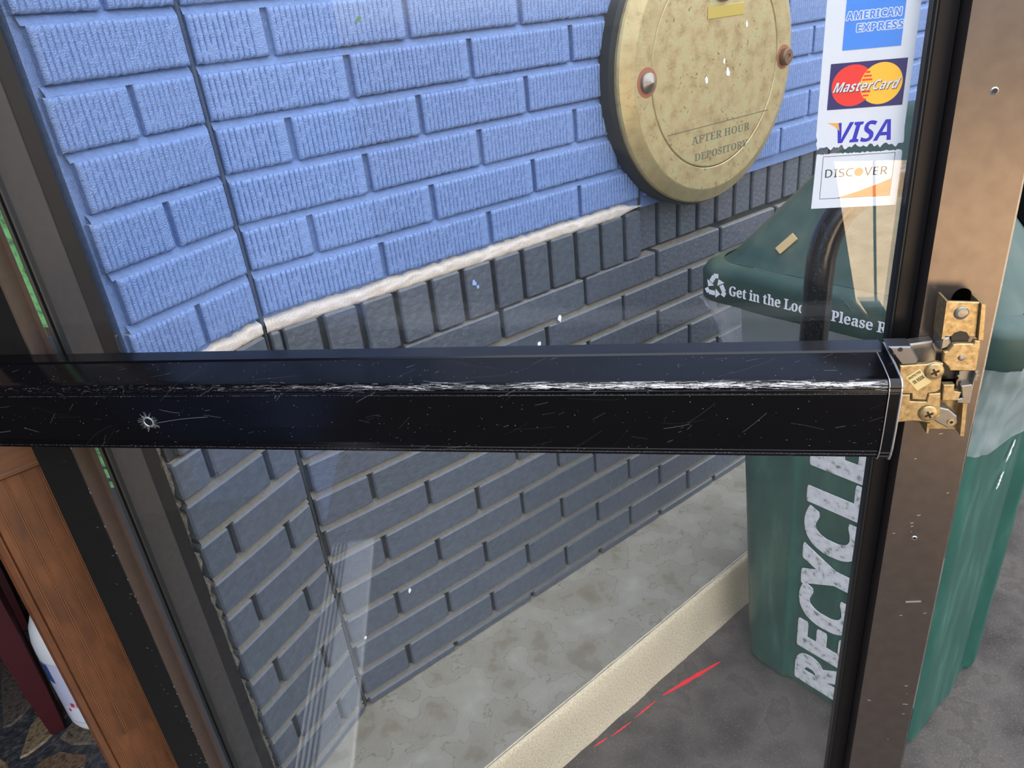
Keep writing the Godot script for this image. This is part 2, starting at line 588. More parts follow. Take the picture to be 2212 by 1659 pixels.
# ---------------------------------------------------------------- ground
func ground() -> void:
	var o := thing("floor", "dark stained pavement under the bin and in front of the walls", "pavement", Transform3D(), "", "structure")
	part("pavement", boxm(Vector3(2.0, -0.06, -2.2), Vector3(14, 0.12, 8.4), 0.0), M.pavement, o)
	# beyond the building's shade: pale sidewalk and added near-black ground, seen only in reflections
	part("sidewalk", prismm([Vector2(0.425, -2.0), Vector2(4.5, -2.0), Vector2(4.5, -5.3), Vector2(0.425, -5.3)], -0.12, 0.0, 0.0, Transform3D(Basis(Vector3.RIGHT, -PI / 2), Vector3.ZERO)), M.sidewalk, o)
	part("sidewalk", prismm([Vector2(0.36, -2.0), Vector2(0.415, -2.0), Vector2(0.402, -5.3), Vector2(0.13, -5.3)], -0.12, 0.0, 0.0, Transform3D(Basis(Vector3.RIGHT, -PI / 2), Vector3.ZERO)), M.sidewalk, o)  # slanted edge shaped to end the bright reflection where a body would block it
	part("added_dark_ground", boxm(Vector3(2.0, -0.065, 21.0), Vector3(44, 0.12, 38.0)), M.added_dark_ground, o)  # added to keep the glass dark, in place of a body at the camera
	# kerb slab along the walls
	var k := thing("trim_1", "raised concrete kerb slab with water stains along the foot of the brick wall", "kerb", Transform3D(), "", "structure")
	var a := Vector3(-0.115, 0, -0.870)
	var e := Vector3(0.368, 0, -1.242)
	var dir := (e - a).normalized()
	var left := a - dir * 0.485
	var right := a + dir * 2.6
	var back := CORNER + W1 * 2.9 - N1 * 0.05
	var cor := CORNER - N1 * 0.05 - N2 * 0.05
	var p3 := [left, right, back, cor, CORNER + W2 * 0.30 - N2 * 0.03, Vector3(-0.60, 0, -0.62)]
	var pg := []
	for p in p3:
		pg.append(Vector2(p.x, -p.z))
	var lay := Transform3D(Basis(Vector3.RIGHT, -PI / 2), Vector3.ZERO)
	part("top_slab", prismm(pg, 0.0, SLAB, 0.0, lay), M.slab, k)
	# kerb face: rough lighter concrete with a worn rounded edge
	var nrm := Vector3(-dir.z, 0, dir.x)
	if nrm.dot(Vector3(0, 0, 1)) < 0.0:
		nrm = -nrm
	var fn := FastNoiseLite.new()
	fn.frequency = 9.0
	var rows := []
	for j in 8:
		var row := PackedVector3Array()
		for i in 121:
			var t := lerpf(-0.485, 2.6, i / 120.0)
			var q := a + dir * t
			var w := fn.get_noise_2d(t, j * 0.05) * 0.004
			var off := 0.0
			var y := 0.0
			match j:
				0: off = -0.004 + w * 0.5; y = SLAB + 0.0005
				1: off = 0.003 + w; y = SLAB - 0.0012
				2: off = 0.008 + w; y = SLAB - 0.008
				3: off = 0.011 + w; y = SLAB - 0.035
				4: off = 0.013 + w; y = 0.06
				5: off = 0.014 + w; y = 0.022
				6: off = 0.017 + w; y = 0.012
				7: off = 0.018 + w; y = -0.01
			row.append(q + nrm * off + Vector3(0, y, 0))
		rows.append(row)
	var b := MB.new()
	b.grid(rows, nrm)
	part("kerb_face", b.mesh(), M.kerb, k)
	# metal saddle of the doorway
	var sd := thing("trim_4", "pale metal threshold strip with raised ribs along the open doorway, mirrored in the door glass", "threshold", Transform3D(Basis(W2, Vector3.UP, W2.cross(Vector3.UP)), Vector3(-0.712, 0, -0.182)), "", "structure")
	var smooth_metal := mat(srgb(246, 242, 232), 0.4, 0.7)
	part("saddle", boxm(Vector3(0, 0.010, 0), Vector3(0.80, 0.020, 0.075), 0.003), smooth_metal, sd)
	part("saddle_base", boxm(Vector3(0, 0.006, 0.062 if W2.cross(Vector3.UP).dot(N2) < 0.0 else -0.062), Vector3(0.80, 0.012, 0.046), 0.002), M.bronze_dark, sd)
	for i in 4:
		var zz := 0.046 + i * 0.011
		part("rib", boxm(Vector3(0, 0.0135, zz if W2.cross(Vector3.UP).dot(N2) < 0.0 else -zz), Vector3(0.80, 0.004, 0.003), 0.001), smooth_metal, sd)
	# red paint marks on the pavement
	var red := mat(srgb(236, 40, 46), 0.6)
	var rp := thing("paint_mark", "thin broken red paint stroke on the dark pavement beside the kerb", "paint mark")
	var ends := [[Vector2(0.244, -1.089), Vector2(0.386, -1.159), 0.0085], [Vector2(0.176, -1.042), Vector2(0.226, -1.077), 0.003], [Vector2(0.120, -1.005), Vector2(0.166, -1.033), 0.0028], [Vector2(0.082, -0.986), Vector2(0.112, -1.003), 0.0026]]
	for q in ends:
		var d: Vector2 = q[1] - q[0]
		var nn := Vector2(-d.y, d.x).normalized()
		var top := []
		var bot := []
		for i in 9:
			var t := i / 8.0
			var hw: float = q[2] * 0.5 * (0.25 + sin(PI * t) * (0.8 + 0.25 * sin(t * 23.0)))
			var c: Vector2 = q[0] + d * t
			top.append(Vector2((c + nn * hw).x, -(c + nn * hw).y))
			bot.push_front(Vector2((c - nn * hw).x, -(c - nn * hw).y))
		part("stroke", prismm(top + bot, -0.002, 0.0006, 0.0, lay), red, rp)

# ---------------------------------------------------------------- brick walls
var brick_cache := {}
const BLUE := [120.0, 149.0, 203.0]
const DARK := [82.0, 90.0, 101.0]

func ribbed(L: float, H: float, sd: int) -> ArrayMesh:
	var key := "r%.3f_%d" % [L, sd]
	if brick_cache.has(key):
		return brick_cache[key]
	var fn := FastNoiseLite.new()
	fn.seed = sd * 13 + 1
	fn.frequency = 0.16
	fn.fractal_octaves = 3
	var edge := FastNoiseLite.new()
	edge.seed = sd * 5 + 2
	edge.frequency = 0.09
	var xs := [[0.0, -2.0], [0.0025, 1.0]]
	var pitch := 0.0076
	var m0 := 0.007
	var count := int(floor((L - m0 - 0.006) / pitch))
	var ph := [[0.0, 0.0], [0.05, -1.0], [0.19, -1.0], [0.24, 0.0], [0.62, 0.35]]
	for k in count:
		for q in ph:
			xs.append([m0 + (k + q[0]) * pitch, q[1]])
	xs.append([L - 0.0025, 0.5])
	xs.append([L, -2.0])
	var ys := [0.0, 0.002]
	for k in 15:
		ys.append(0.002 + (H - 0.004) * (k + 1) / 15.0)
	ys.append(H)
	var base := lin(BLUE[0], BLUE[1], BLUE[2])
	var rows := []
	for yi in ys.size():
		var row := PackedVector3Array()
		for xi in xs.size():
			var x: float = xs[xi][0]
			var y: float = ys[yi]
			var pv: float = xs[xi][1]
			var nz := fn.get_noise_2d(x * 1000.0, y * 1000.0 * 0.55)
			var z := 0.0
			if pv <= -2.0 or yi == 0 or yi == ys.size() - 1:
				z = -0.0035
			elif pv < 0.0:
				z = -0.0032 * clampf(1.1 - maxf(0.0, nz - 0.10) * 7.0, 0.0, 1.0)
			else:
				z = 0.0003 * pv + maxf(0.0, nz) * 0.0009
			var yy := y
			if yi <= 1:
				yy += edge.get_noise_1d(x * 1000.0) * 0.0018
			row.append(Vector3(x, yy, z))
		rows.append(row)
	var b := MB.new()
	b.col = base
	b.grid(rows, Vector3(0, 0, 1))
	var zb := -0.03
	for s in [0, 1]:
		var x := 0.0 if s == 0 else L
		b.poly([Vector3(x, 0, -0.0035), Vector3(x, H, -0.0035), Vector3(x, H, zb), Vector3(x, 0, zb)], Vector3(-1 if s == 0 else 1, 0, 0))
	b.poly([Vector3(0, 0, -0.0035), Vector3(L, 0, -0.0035), Vector3(L, 0, zb), Vector3(0, 0, zb)], Vector3(0, -1, 0))
	# dusty ledge on top
	b.col = lin(176, 172, 164)
	b.poly([Vector3(0, H, -0.0035), Vector3(L, H, -0.0035), Vector3(L, H, zb), Vector3(0, H, zb)], Vector3(0, 1, 0))
	brick_cache[key] = b.mesh()
	return brick_cache[key]

func smooth_brick(L: float, H: float, sd: int) -> ArrayMesh:
	var key := "s%.3f_%.3f_%d" % [L, H, sd]
	if brick_cache.has(key):
		return brick_cache[key]
	var b := MB.new()
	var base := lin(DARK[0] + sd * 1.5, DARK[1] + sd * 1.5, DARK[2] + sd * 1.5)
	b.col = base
	b.box(Vector3(L * 0.5, H * 0.5, -0.016), Vector3(L, H, 0.032), 0.0028)
	# dust on the upper ledge
	var dust := lin(150, 142, 128)
	for i in b.v.size():
		if b.n[i].y > 0.9:
			b.c[i] = dust
	brick_cache[key] = b.mesh()
	return brick_cache[key]

func lay_brick(w: Node3D, L: float, H: float, x: float, y: float, z: float, blue: bool) -> void:
	var sd := rng.randi_range(0, 4)
	var tilt := Basis(Vector3.UP, rng.randf_range(-0.006, 0.006))
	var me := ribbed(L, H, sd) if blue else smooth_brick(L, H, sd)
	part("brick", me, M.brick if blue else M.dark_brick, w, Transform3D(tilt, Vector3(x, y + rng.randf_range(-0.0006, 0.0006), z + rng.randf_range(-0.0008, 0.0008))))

func brick_walls() -> void:
	var w := thing("wall_right", "painted brick wall, ribbed blue bricks above and smooth dark grey bricks below", "brick wall", wall1, "", "structure")
	var tmax := 2.3
	var jt := 0.0105
	var bh := COURSE - jt
	# mortar beds
	part("mortar", boxm(Vector3(1.25, 1.40, -0.038), Vector3(2.5, 0.94, 0.052)), M.blue_mortar, w, Transform3D(), "blue painted mortar joints")
	part("mortar", boxm(Vector3(1.25, 0.474, -0.038), Vector3(2.5, 0.712, 0.052)), M.dark_mortar, w, Transform3D(), "dirty grey mortar joints")
	part("mortar", boxm(Vector3(0.398, 0.8825, -0.038), Vector3(0.796, 0.105, 0.052)), M.dark_mortar, w)
	part("mortar", boxm(Vector3(1.65, 0.8825, -0.048), Vector3(1.7, 0.105, 0.036)), M.dark_mortar, w)
	# blue stretcher courses
	for k in range(-4, 7):
		var y := 1.3614 - COURSE * k
		var L := 0.2115
		var starts := []
		var x := 0.0037
		if posmod(k, 2) == 1:
			starts.append([0.0045, L * 0.5 - jt + 0.0 ])
			x = 0.0037 + L * 0.5
		while x < tmax:
			starts.append([x + 0.0, L - jt])
			x += L
		for s in starts:
			var x0: float = s[0]
			var x1: float = s[0] + s[1]
			if x0 < 0.797 and x1 > 0.790:   # the expansion joint cuts this brick
				lay_brick(w, 0.790 - x0, bh, x0, y, 0.0, true)
				if x1 - 0.808 > 0.02:
					lay_brick(w, x1 - 0.808, bh, 0.808, y, 0.0, true)
			elif x0 >= 0.797 and x0 < 0.808:
				lay_brick(w, x1 - 0.808, bh, 0.808, y, 0.0, true)
			else:
				lay_brick(w, s[1], bh, x0, y, 0.0, true)
	# sloping mortar beds: deep under the brick above, nearly flush with the brick below
	for k in range(-4, 6):
		var yt := 1.3614 - COURSE * k + 0.0008
		part("mortar_bed", mortar_bed(0.003, 2.45, yt - jt - 0.0012, yt, k), M.blue_mortar, w)
	for k in 10:
		var yt := 0.830 - COURSE * (k + 1) + jt + 0.0008
		part("mortar_bed", mortar_bed(0.003, 2.45, yt - jt - 0.0012, yt, k + 20), M.dirty_mortar, w)
	# headers standing on end
	var hx := 0.0245
	lay_brick(w, 0.0155, 0.094, 0.004, 0.8335, 0.0, false)
	var kk := 0
	while hx < tmax:
		if hx < 0.74:
			lay_brick(w, 0.0563, 0.094, hx, 0.8335, 0.0, false)
		elif hx < 0.79:
			lay_brick(w, 0.795 - hx, 0.094, hx, 0.8335, 0.0, false)
		else:
			lay_brick(w, 0.0545, 0.094, maxf(hx, 0.8075), 0.836, -0.021, false)
		hx += 0.0663 if hx < 0.74 else (0.808 - hx if hx < 0.79 else 0.0648)
		kk += 1
	# dark stretchers below
	for k in 10:
		var y := 0.830 - COURSE * (k + 1) + jt
		var x := 0.008 if k % 2 == 0 else 0.113
		if k % 2 == 1:
			lay_brick(w, 0.104 - 0.004, bh, 0.004, y, 0.0, false)
		while x < tmax:
			lay_brick(w, 0.210 - jt + 0.002, bh, x, y, 0.0, false)
			x += 0.210
	lay_brick_row_bottom(w, tmax)
	# raw pale mortar left between the two colours
	var fn := FastNoiseLite.new()
	fn.frequency = 34.0
	fn.fractal_octaves = 5
	var rows := []
	for j in 7:
		var row := PackedVector3Array()
		for i in 161:
			var t := 0.002 + 0.80 * i / 160.0
			var nz := fn.get_noise_2d(t, j * 0.013)
			var fade := clampf((0.80 - t) / 0.06, 0.05, 1.0)
			var f := j / 6.0
			var y := lerpf(0.9245 + nz * 0.003, 0.9500 + fn.get_noise_2d(t, 5.0) * 0.006, f)
			y = lerpf(0.937, y, fade)
			var z := -0.0085 + pow(sin(PI * f), 0.5) * (0.0050 + nz * 0.0045)
			if j == 0 or j == 6:
				z = -0.012
			row.append(Vector3(t, y, z))
		rows.append(row)
	var b := MB.new()
	b.grid(rows, Vector3(0, 0, 1))
	part("mortar_bead", b.mesh(), M.white_mortar, w, Transform3D(), "raw pale mortar band")
	# expansion joint and corner joint
	part("caulk_joint", caulk(0.799, 0.0155, 0.955, 1.70, -0.007), M.caulk, w)
	part("caulk_joint", caulk(0.801, 0.010, 0.835, 0.955, -0.008), M.dark_caulk, w)
	part("caulk_joint", caulk(-0.001, 0.010, 0.94, 1.70, -0.004), M.caulk, w)
	part("caulk_joint", caulk(-0.001, 0.009, 0.12, 0.94, -0.004), M.dark_caulk, w)
	# flecks of paint and plaster
	for q in [[0.372, 0.898, 0.010, 0], [0.378, 0.889, 0.006, 0], [0.560, 0.771, 0.012, 1], [0.504, 0.735, 0.009, 1], [0.136, 0.347, 0.009, 1], [0.03, 0.30, 0.006, 1]]:
		var pts := []
		for i in 9:
			var an := TAU * i / 9.0
			var rr: float = q[2] * (0.35 + 0.4 * rng.randf())
			pts.append(Vector2(q[0] + cos(an) * rr * 0.7, q[1] + sin(an) * rr))
		part("paint_fleck", prismm(pts, -0.001, 0.0012), M.brick_fleck if q[3] == 0 else M.white, w)
	part("leaf", prismm([Vector2(0.229, 1.322), Vector2(0.236, 1.329), Vector2(0.241, 1.328), Vector2(0.238, 1.323)], 0.0, 0.0012), M.leaf, w)

	# left wall: local x runs towards the corner (x = 0), bricks lie at negative x
	var l := thing("wall_left", "short painted brick return between the corner and the door frame", "brick wall", wall2, "", "structure")
	part("mortar", boxm(Vector3(-0.105, 1.40, -0.038), Vector3(0.205, 0.94, 0.052)), M.blue_mortar, l)
	part("mortar", boxm(Vector3(-0.105, 0.532, -0.038), Vector3(0.205, 0.80, 0.052)), M.dark_mortar, l)
	for k in range(-4, 7):
		var y := 1.3614 - COURSE * k
		if posmod(k, 2) == 1:
			lay_brick(l, 0.1915, bh, -0.196, y, 0.0, true)
		else:
			lay_brick(l, 0.0895, bh, -0.094, y, 0.0, true)
			lay_brick(l, 0.101, bh, -0.2045, y, 0.0, true)
	for k in range(-4, 6):
		var yt := 1.3614 - COURSE * k + 0.0008
		part("mortar_bed", mortar_bed(-0.2005, -0.003, yt - jt - 0.0012, yt, k + 40), M.blue_mortar, l)
	for k in 10:
		var yt := 0.830 - COURSE * (k + 1) + jt + 0.0008
		part("mortar_bed", mortar_bed(-0.2075, -0.003, yt - jt - 0.0012, yt, k + 60), M.dirty_mortar, l)
	for q in [[-0.0605, 0.056], [-0.127, 0.056], [-0.1935, 0.056]]:
		lay_brick(l, q[1], 0.094, q[0], 0.8335, 0.0, false)
	for k in 10:
		var y := 0.830 - COURSE * (k + 1) + jt
		if k % 2 == 0:
			lay_brick(l, 0.1475, bh, -0.1525, y, 0.0, false)
			lay_brick(l, 0.050, bh, -0.212, y, 0.0, false)
		else:
			lay_brick(l, 0.050, bh, -0.0555, y, 0.0, false)
			lay_brick(l, 0.1465, bh, -0.212, y, 0.0, false)
	lay_brick(l, 0.207, 0.016, -0.212, 0.137, 0.0, false)
	var rows2 := []
	for j in 7:
		var row := PackedVector3Array()
		for i in 41:
			var t := 0.002 + 0.206 * i / 40.0
			var nz := fn.get_noise_2d(t + 3.0, j * 0.013)
			var f := j / 6.0
			var y := lerpf(0.925 + nz * 0.003, 0.9490 + fn.get_noise_2d(t, 15.0) * 0.006, f)
			var z := -0.0085 + pow(sin(PI * f), 0.5) * (0.0050 + nz * 0.0045)
			if j == 0 or j == 6:
				z = -0.012
			row.append(Vector3(-t, y, z))
		rows2.append(row)
	var b2 := MB.new()
	b2.grid(rows2, Vector3(0, 0, 1))
	part("mortar_bead", b2.mesh(), M.white_mortar, l)

func mortar_bed(x0: float, x1: float, y0: float, y1: float, sd: int) -> ArrayMesh:
	var fn := FastNoiseLite.new()
	fn.frequency = 30.0
	fn.fractal_octaves = 3
	fn.seed = sd
	var cnt := int((x1 - x0) / 0.008)
	var rows := []
	for j in 6:
		var row := PackedVector3Array()
		for i in cnt + 1:
			var x := lerpf(x0, x1, float(i) / cnt)
			var nz := fn.get_noise_2d(x, j * 0.004)
			var f := j / 5.0
			var z := lerpf(-0.0118, -0.0042, pow(f, 0.8)) + nz * 0.0016
			row.append(Vector3(x, lerpf(y1, y0, f), z if j > 0 else -0.014))
		rows.append(row)
	var b := MB.new()
	b.grid(rows, Vector3(0, 0, 1))
	return b.mesh()

func lay_brick_row_bottom(w: Node3D, tmax: float) -> void:
	# the cut course that meets the kerb slab
	var x := 0.0
	while x < tmax:
		lay_brick(w, 0.2015, 0.016, x + 0.008, 0.137, 0.0, false)
		x += 0.210

func caulk(x: float, wd: float, y0: float, y1: float, z: float) -> ArrayMesh:
	var fn := FastNoiseLite.new()
	fn.frequency = 14.0
	var rows := []
	for i in 61:
		var y := lerpf(y0, y1, i / 60.0)
		var row := PackedVector3Array()
		for j in 7:
			var f := j / 6.0
			var nz := fn.get_noise_2d(y, f * 0.3 + x)
			row.append(Vector3(x + (f - 0.5) * wd, y, z - 0.006 + sin(PI * f) * 0.0045 + nz * 0.0018))
		rows.append(row)
	var b := MB.new()
	b.grid(rows, Vector3(0, 0, 1))
	return b.mesh()

func upper_building() -> void:
	# the rest of the facade above and behind the bricks; it shades this side from the sun
	M.facade = tri_map(mat(srgb(118, 148, 204), 0.5), 4.0, null, noise_tex(0.03, 4, 3, true, 6.0), 0.6)
	var u := thing("wall_back", "blue painted building front above the brick courses", "building", Transform3D(), "", "structure")
	var up := Basis(Vector3.RIGHT, -PI / 2)
	var inn := CORNER - N1 * 0.012 - N2 * 0.012
	var far := CORNER + W1 * 9.0 - N1 * 0.012
	var hinge := CORNER + W2 * 0.33 - N2 * 0.012
	var end := CORNER + W2 * 4.5 - N2 * 0.012
	var pts := []
	for p in [far, inn, hinge, hinge - N2 * 0.16, inn - N2 * 0.16 - W2 * 0.2, far - N1 * 0.4]:
		pts.append(Vector2(p.x, -p.z))
	part("facade", prismm(pts, 1.705, 2.35, 0.0, Transform3D(up, Vector3.ZERO)), M.facade, u)
	pts = []
	for p in [far, inn, end, end - N2 * 4.0, inn - N2 * 3.0 - N1 * 4.0, far - N1 * 4.0]:
		pts.append(Vector2(p.x, -p.z))
	part("facade", prismm(pts, 2.35, 4.35, 0.0, Transform3D(up, Vector3.ZERO)), M.facade, u)
	# lower wall that runs on behind the bin and the one beyond the doorway
	part("facade", boxm(Vector3(5.7, 0.95, -0.2), Vector3(6.6, 2.8, 0.36)), M.facade, u, wall1)
	part("facade", boxm(Vector3(1.15, 0.85, -0.2), Vector3(2.3, 1.72, 0.26)), M.facade, u, wall1)
	part("facade", boxm(Vector3(-2.95, 1.17, -0.2), Vector3(3.0, 2.36, 0.36)), M.facade, u, wall2)

# ---------------------------------------------------------------- inside the shop
func interior() -> void:
	var f := 0.130
	# floor of flagstones
	var o := thing("floor_001", "flagstone shop floor of brown and slate stones with dark joints", "stone floor", Transform3D(), "", "structure")
	var lay := Transform3D(Basis(Vector3.RIGHT, -PI / 2), Vector3.ZERO)
	var slate := tri_map(mat(Color.WHITE, 0.5), 4.0, noise_tex(0.02, 5, 91, false, 1.0, [[0.0, srgb(34, 36, 40)], [0.55, srgb(56, 58, 62)], [0.8, srgb(84, 80, 74)], [1.0, srgb(120, 112, 100)]]), noise_tex(0.04, 4, 92, true, 6.0), 0.8, true)
	var inner := []
	for p in [CORNER + W2 * 0.33 - N2 * 0.02, CORNER + W2 * 1.45 - N2 * 0.02, CORNER + W2 * 1.45 - N2 * 3.2, CORNER - W2 * 1.0 - N2 * 3.2, CORNER - W2 * 1.0 - N2 * 0.2, CORNER + W2 * 0.3 - N2 * 0.2]:
		inner.append(Vector2(p.x, -p.z))
	part("slate_bed", prismm(inner, 0.0, f - 0.004, 0.0, lay), slate, o)
	var tones := [srgb(132, 112, 86), srgb(124, 98, 76), srgb(104, 92, 84), srgb(150, 128, 98), srgb(88, 84, 80), srgb(118, 104, 88)]
	var sn := noise_tex(0.025, 5, 93, false, 1.0, [[0.0, Color(0.35, 0.34, 0.33)], [0.4, Color(0.8, 0.8, 0.8)], [1.0, Color(1, 1, 1)]])
	var bn := noise_tex(0.04, 4, 92, true, 6.0)
	var stones := [
		[[[-1.023, -1.002], [-1.031, -1.030], [-1.043, -1.078], [-1.037, -1.102], [-0.981, -1.057], [-0.988, -1.035], [-1.009, -1.008]], 3],
		[[[-0.977, -0.979], [-0.977, -0.991], [-0.944, -1.009], [-0.916, -1.000], [-0.888, -0.995], [-0.880, -0.965], [-0.91, -0.940], [-0.950, -0.945]], 1],
		[[[-1.100, -1.081], [-1.225, -1.290], [-1.067, -1.140], [-1.073, -1.105], [-1.085, -1.083]], 2],
		[[[-1.064, -1.009], [-1.044, -0.997], [-1.027, -0.971], [-1.030, -0.930], [-1.09, -0.95]], 3],
		[[[-1.053, -1.112], [-1.050, -1.135], [-1.15, -1.24], [-1.08, -1.30], [-0.95, -1.17], [-0.98, -1.075]], 4],
		[[[-0.965, -1.040], [-0.95, -1.10], [-0.85, -1.14], [-0.80, -1.04], [-0.87, -1.015], [-0.93, -1.02]], 5],
		[[[-1.115, -1.07], [-1.24, -1.28], [-1.36, -1.20], [-1.27, -1.00], [-1.16, -0.98]], 0]]
	for s in stones:
		var pg := []
		for p in s[0]:
			pg.append(Vector2(p[0], -p[1]))
		part("flagstone", prismm(pg, f - 0.03, f, 0.003, lay), tri_map(mat(tones[s[1]], 0.45), 6.0, sn, bn, 0.7, true), o)
	# room shell
	var dark := mat(srgb(120, 112, 104), 0.9)
	var r := thing("wall_left_001", "dim inner walls of the shop behind the wooden casing", "wall", Transform3D(), "", "structure")
	part("inner_wall", boxm(Vector3(0.6, 1.2, -3.3), Vector3(4.2, 2.4, 0.12)), dark, r, wall2)
	part("inner_wall", boxm(Vector3(1.1, 1.2, -1.75), Vector3(0.12, 2.4, 3.0)), dark, r, wall2)
	part("inner_wall", boxm(Vector3(-1.5, 1.2, -1.85), Vector3(0.12, 2.4, 3.0)), dark, r, wall2)
	# fluted wooden casing just inside the hinge
	var s := Vector3(0.77059, 0, -0.63733)
	var face := Vector3(0.63733, 0, 0.77059)
	var xf := Transform3D(Basis(s, Vector3.UP, face), Vector3(-0.6118, 0, -0.7398))
	var t := thing("trim_2", "fluted brown wooden casing post standing inside the hinge side of the door", "wooden casing", xf, "", "structure")
	var pr := [Vector2(-0.03, -0.0215), Vector2(-0.008, -0.0215), Vector2(-0.003, -0.0185), Vector2(0.0, -0.013), Vector2(0.0, -0.0115), Vector2(-0.0025, -0.0105), Vector2(0.0, -0.009)]
	for g in [0.0, 0.0165, 0.0345, 0.0525]:
		for e in [-0.0013, 0.0013]:
			pr.append(Vector2(0.0, g + e - 0.0009)); pr.append(Vector2(-0.0014, g + e)); pr.append(Vector2(0.0, g + e + 0.0009))
	pr.append_array([Vector2(0.0, 0.078), Vector2(-0.003, 0.081), Vector2(-0.03, 0.081)])
	var b := MB.new()
	b.sweep(pr, 0.0, 0.893)
	# sweep runs along x; stand it up
	part("post", b.mesh(), M.wood, t, Transform3D(Basis(Vector3(0, 1, 0), Vector3(1, 0, 0), Vector3(0, 0, 1)), Vector3(0, 0.0, 0)))
	for g in [0.0, 0.0165, 0.0345, 0.0525]:
		var gb := MB.new()
		for e in [-0.0013, 0.0013]:
			gb.box(Vector3(g + e, 0.447, -0.0009), Vector3(0.0008, 0.885, 0.001))
		part("groove_line", gb.mesh(), M.wood_light, t)
	part("block", boxm(Vector3(0.03, 1.09, -0.012), Vector3(0.108, 0.39, 0.036), 0.004), M.wood_rail, t)
	part("bead", boxm(Vector3(0.03, 0.896, 0.003), Vector3(0.108, 0.010, 0.008), 0.003), M.wood, t)
	# plastic jug
	var jc := Vector3(-0.897, 0, -1.0305) + s * 0.064 - face * 0.06
	var j := thing("jug", "white plastic jug with a pale wrap label standing on the flagstones behind the wooden casing", "jug", Transform3D(Basis(s, Vector3.UP, face), jc + Vector3(0, f + 0.001, 0)))
	var up := Transform3D(Basis(Vector3.RIGHT, -PI / 2), Vector3.ZERO)
	b = MB.new()
	var rows := []
	for q in [[0.0, 0.0], [0.066, 0.0], [0.076, 0.006], [0.080, 0.018], [0.080, 0.20], [0.079, 0.222], [0.074, 0.247], [0.064, 0.268], [0.046, 0.286], [0.027, 0.298], [0.021, 0.303], [0.021, 0.325], [0.0, 0.325]]:
		var row := PackedVector3Array()
		for i in 40:
			row.append(Vector3(cos(TAU * i / 40.0) * q[0], q[1], sin(TAU * i / 40.0) * q[0]))
		rows.append(row)
	b.grid(rows, Vector3.ZERO, true)
	var white_plastic := mat(srgb(226, 228, 230), 0.45)
	part("body", b.mesh(), white_plastic, j)
	b = MB.new()
	b.lathe([Vector2(0.0, 0.318), Vector2(0.025, 0.318), Vector2(0.025, 0.342), Vector2(0.022, 0.345), Vector2(0.0, 0.345)], 24, up)
	part("cap", b.mesh(), mat(srgb(40, 70, 150), 0.5), j)
	part("wrap_label", band(0.0806, 0.030, 0.188, -3.05, 0.05), mat(srgb(200, 202, 226), 0.4), j, Transform3D(), "pale lavender wrap label")
	part("label_panel", band(0.0808, 0.135, 0.185, -3.05, -2.72), mat(srgb(52, 84, 140), 0.4), j)
	part("label_panel", band(0.0808, 0.034, 0.073, -2.80, -1.2), mat(srgb(226, 228, 236), 0.4), j)
	for q in [[0.076, 0.086, -2.42, -2.31], [0.076, 0.086, -2.58, -2.48], [0.062, 0.070, -2.72, -2.64]]:
		part("label_icon", band(0.0811, q[0], q[1], q[2], q[3]), mat(srgb(200, 60, 64), 0.5), j)
	# red chair
	var red := mat(srgb(74, 22, 28), 0.35)
	var red2 := tri_map(red, 8.0, noise_tex(0.05, 3, 9, false, 1.0, [[0.0, Color(0.8, 0.8, 0.8)], [1.0, Color(1, 1, 1)]]))
	var ch := thing("chair", "dark red wooden chair leg standing on the flagstones beside the white jug", "chair", Transform3D(Basis(Vector3.UP, 0.5), Vector3(-0.978, f, -1.064)))
	for p in [Vector3(0, 0, 0), Vector3(-0.38, 0, 0.06), Vector3(-0.06, 0, -0.38), Vector3(-0.44, 0, -0.32)]:
		var lb := MB.new()
		var rs := []
		for q in [[0.0, 0.0125], [0.12, 0.018], [0.43, 0.023]]:
			var row := PackedVector3Array()
			for k in [[-1, -1], [-1, 1], [1, 1], [1, -1]]:
				row.append(p + Vector3(k[0] * q[1], q[0], k[1] * q[1]))
			rs.append(row)
		for i in 2:
			for k in 4:
				var k2 := (k + 1) % 4
				var out: Vector3 = (rs[i][k] + rs[i][k2]) * 0.5 - p
				out.y = 0.0
				lb.poly([rs[i][k], rs[i][k2], rs[i + 1][k2], rs[i + 1][k]], out)
		lb.poly(Array(rs[0]), Vector3.DOWN)
		part("leg", lb.mesh(), red2, ch)
	part("seat", boxm(Vector3(-0.22, 0.445, -0.16), Vector3(0.50, 0.035, 0.48), 0.012), red2, ch)
	part("backrest", boxm(Vector3(-0.45, 0.72, -0.13), Vector3(0.03, 0.5, 0.42), 0.01), red2, ch)

func band(r: float, y0: float, y1: float, a0: float, a1: float) -> ArrayMesh:
	var rows := []
	for y in [y0, y1]:
		var row := PackedVector3Array()
		for i in 33:
			var a := lerpf(a0, a1, i / 32.0)
			row.append(Vector3(cos(a) * r, y, -sin(a) * r))
		rows.append(row)
	var b := MB.new()
	b.grid(rows, Vector3(0, 0, 1))
	return b.mesh()

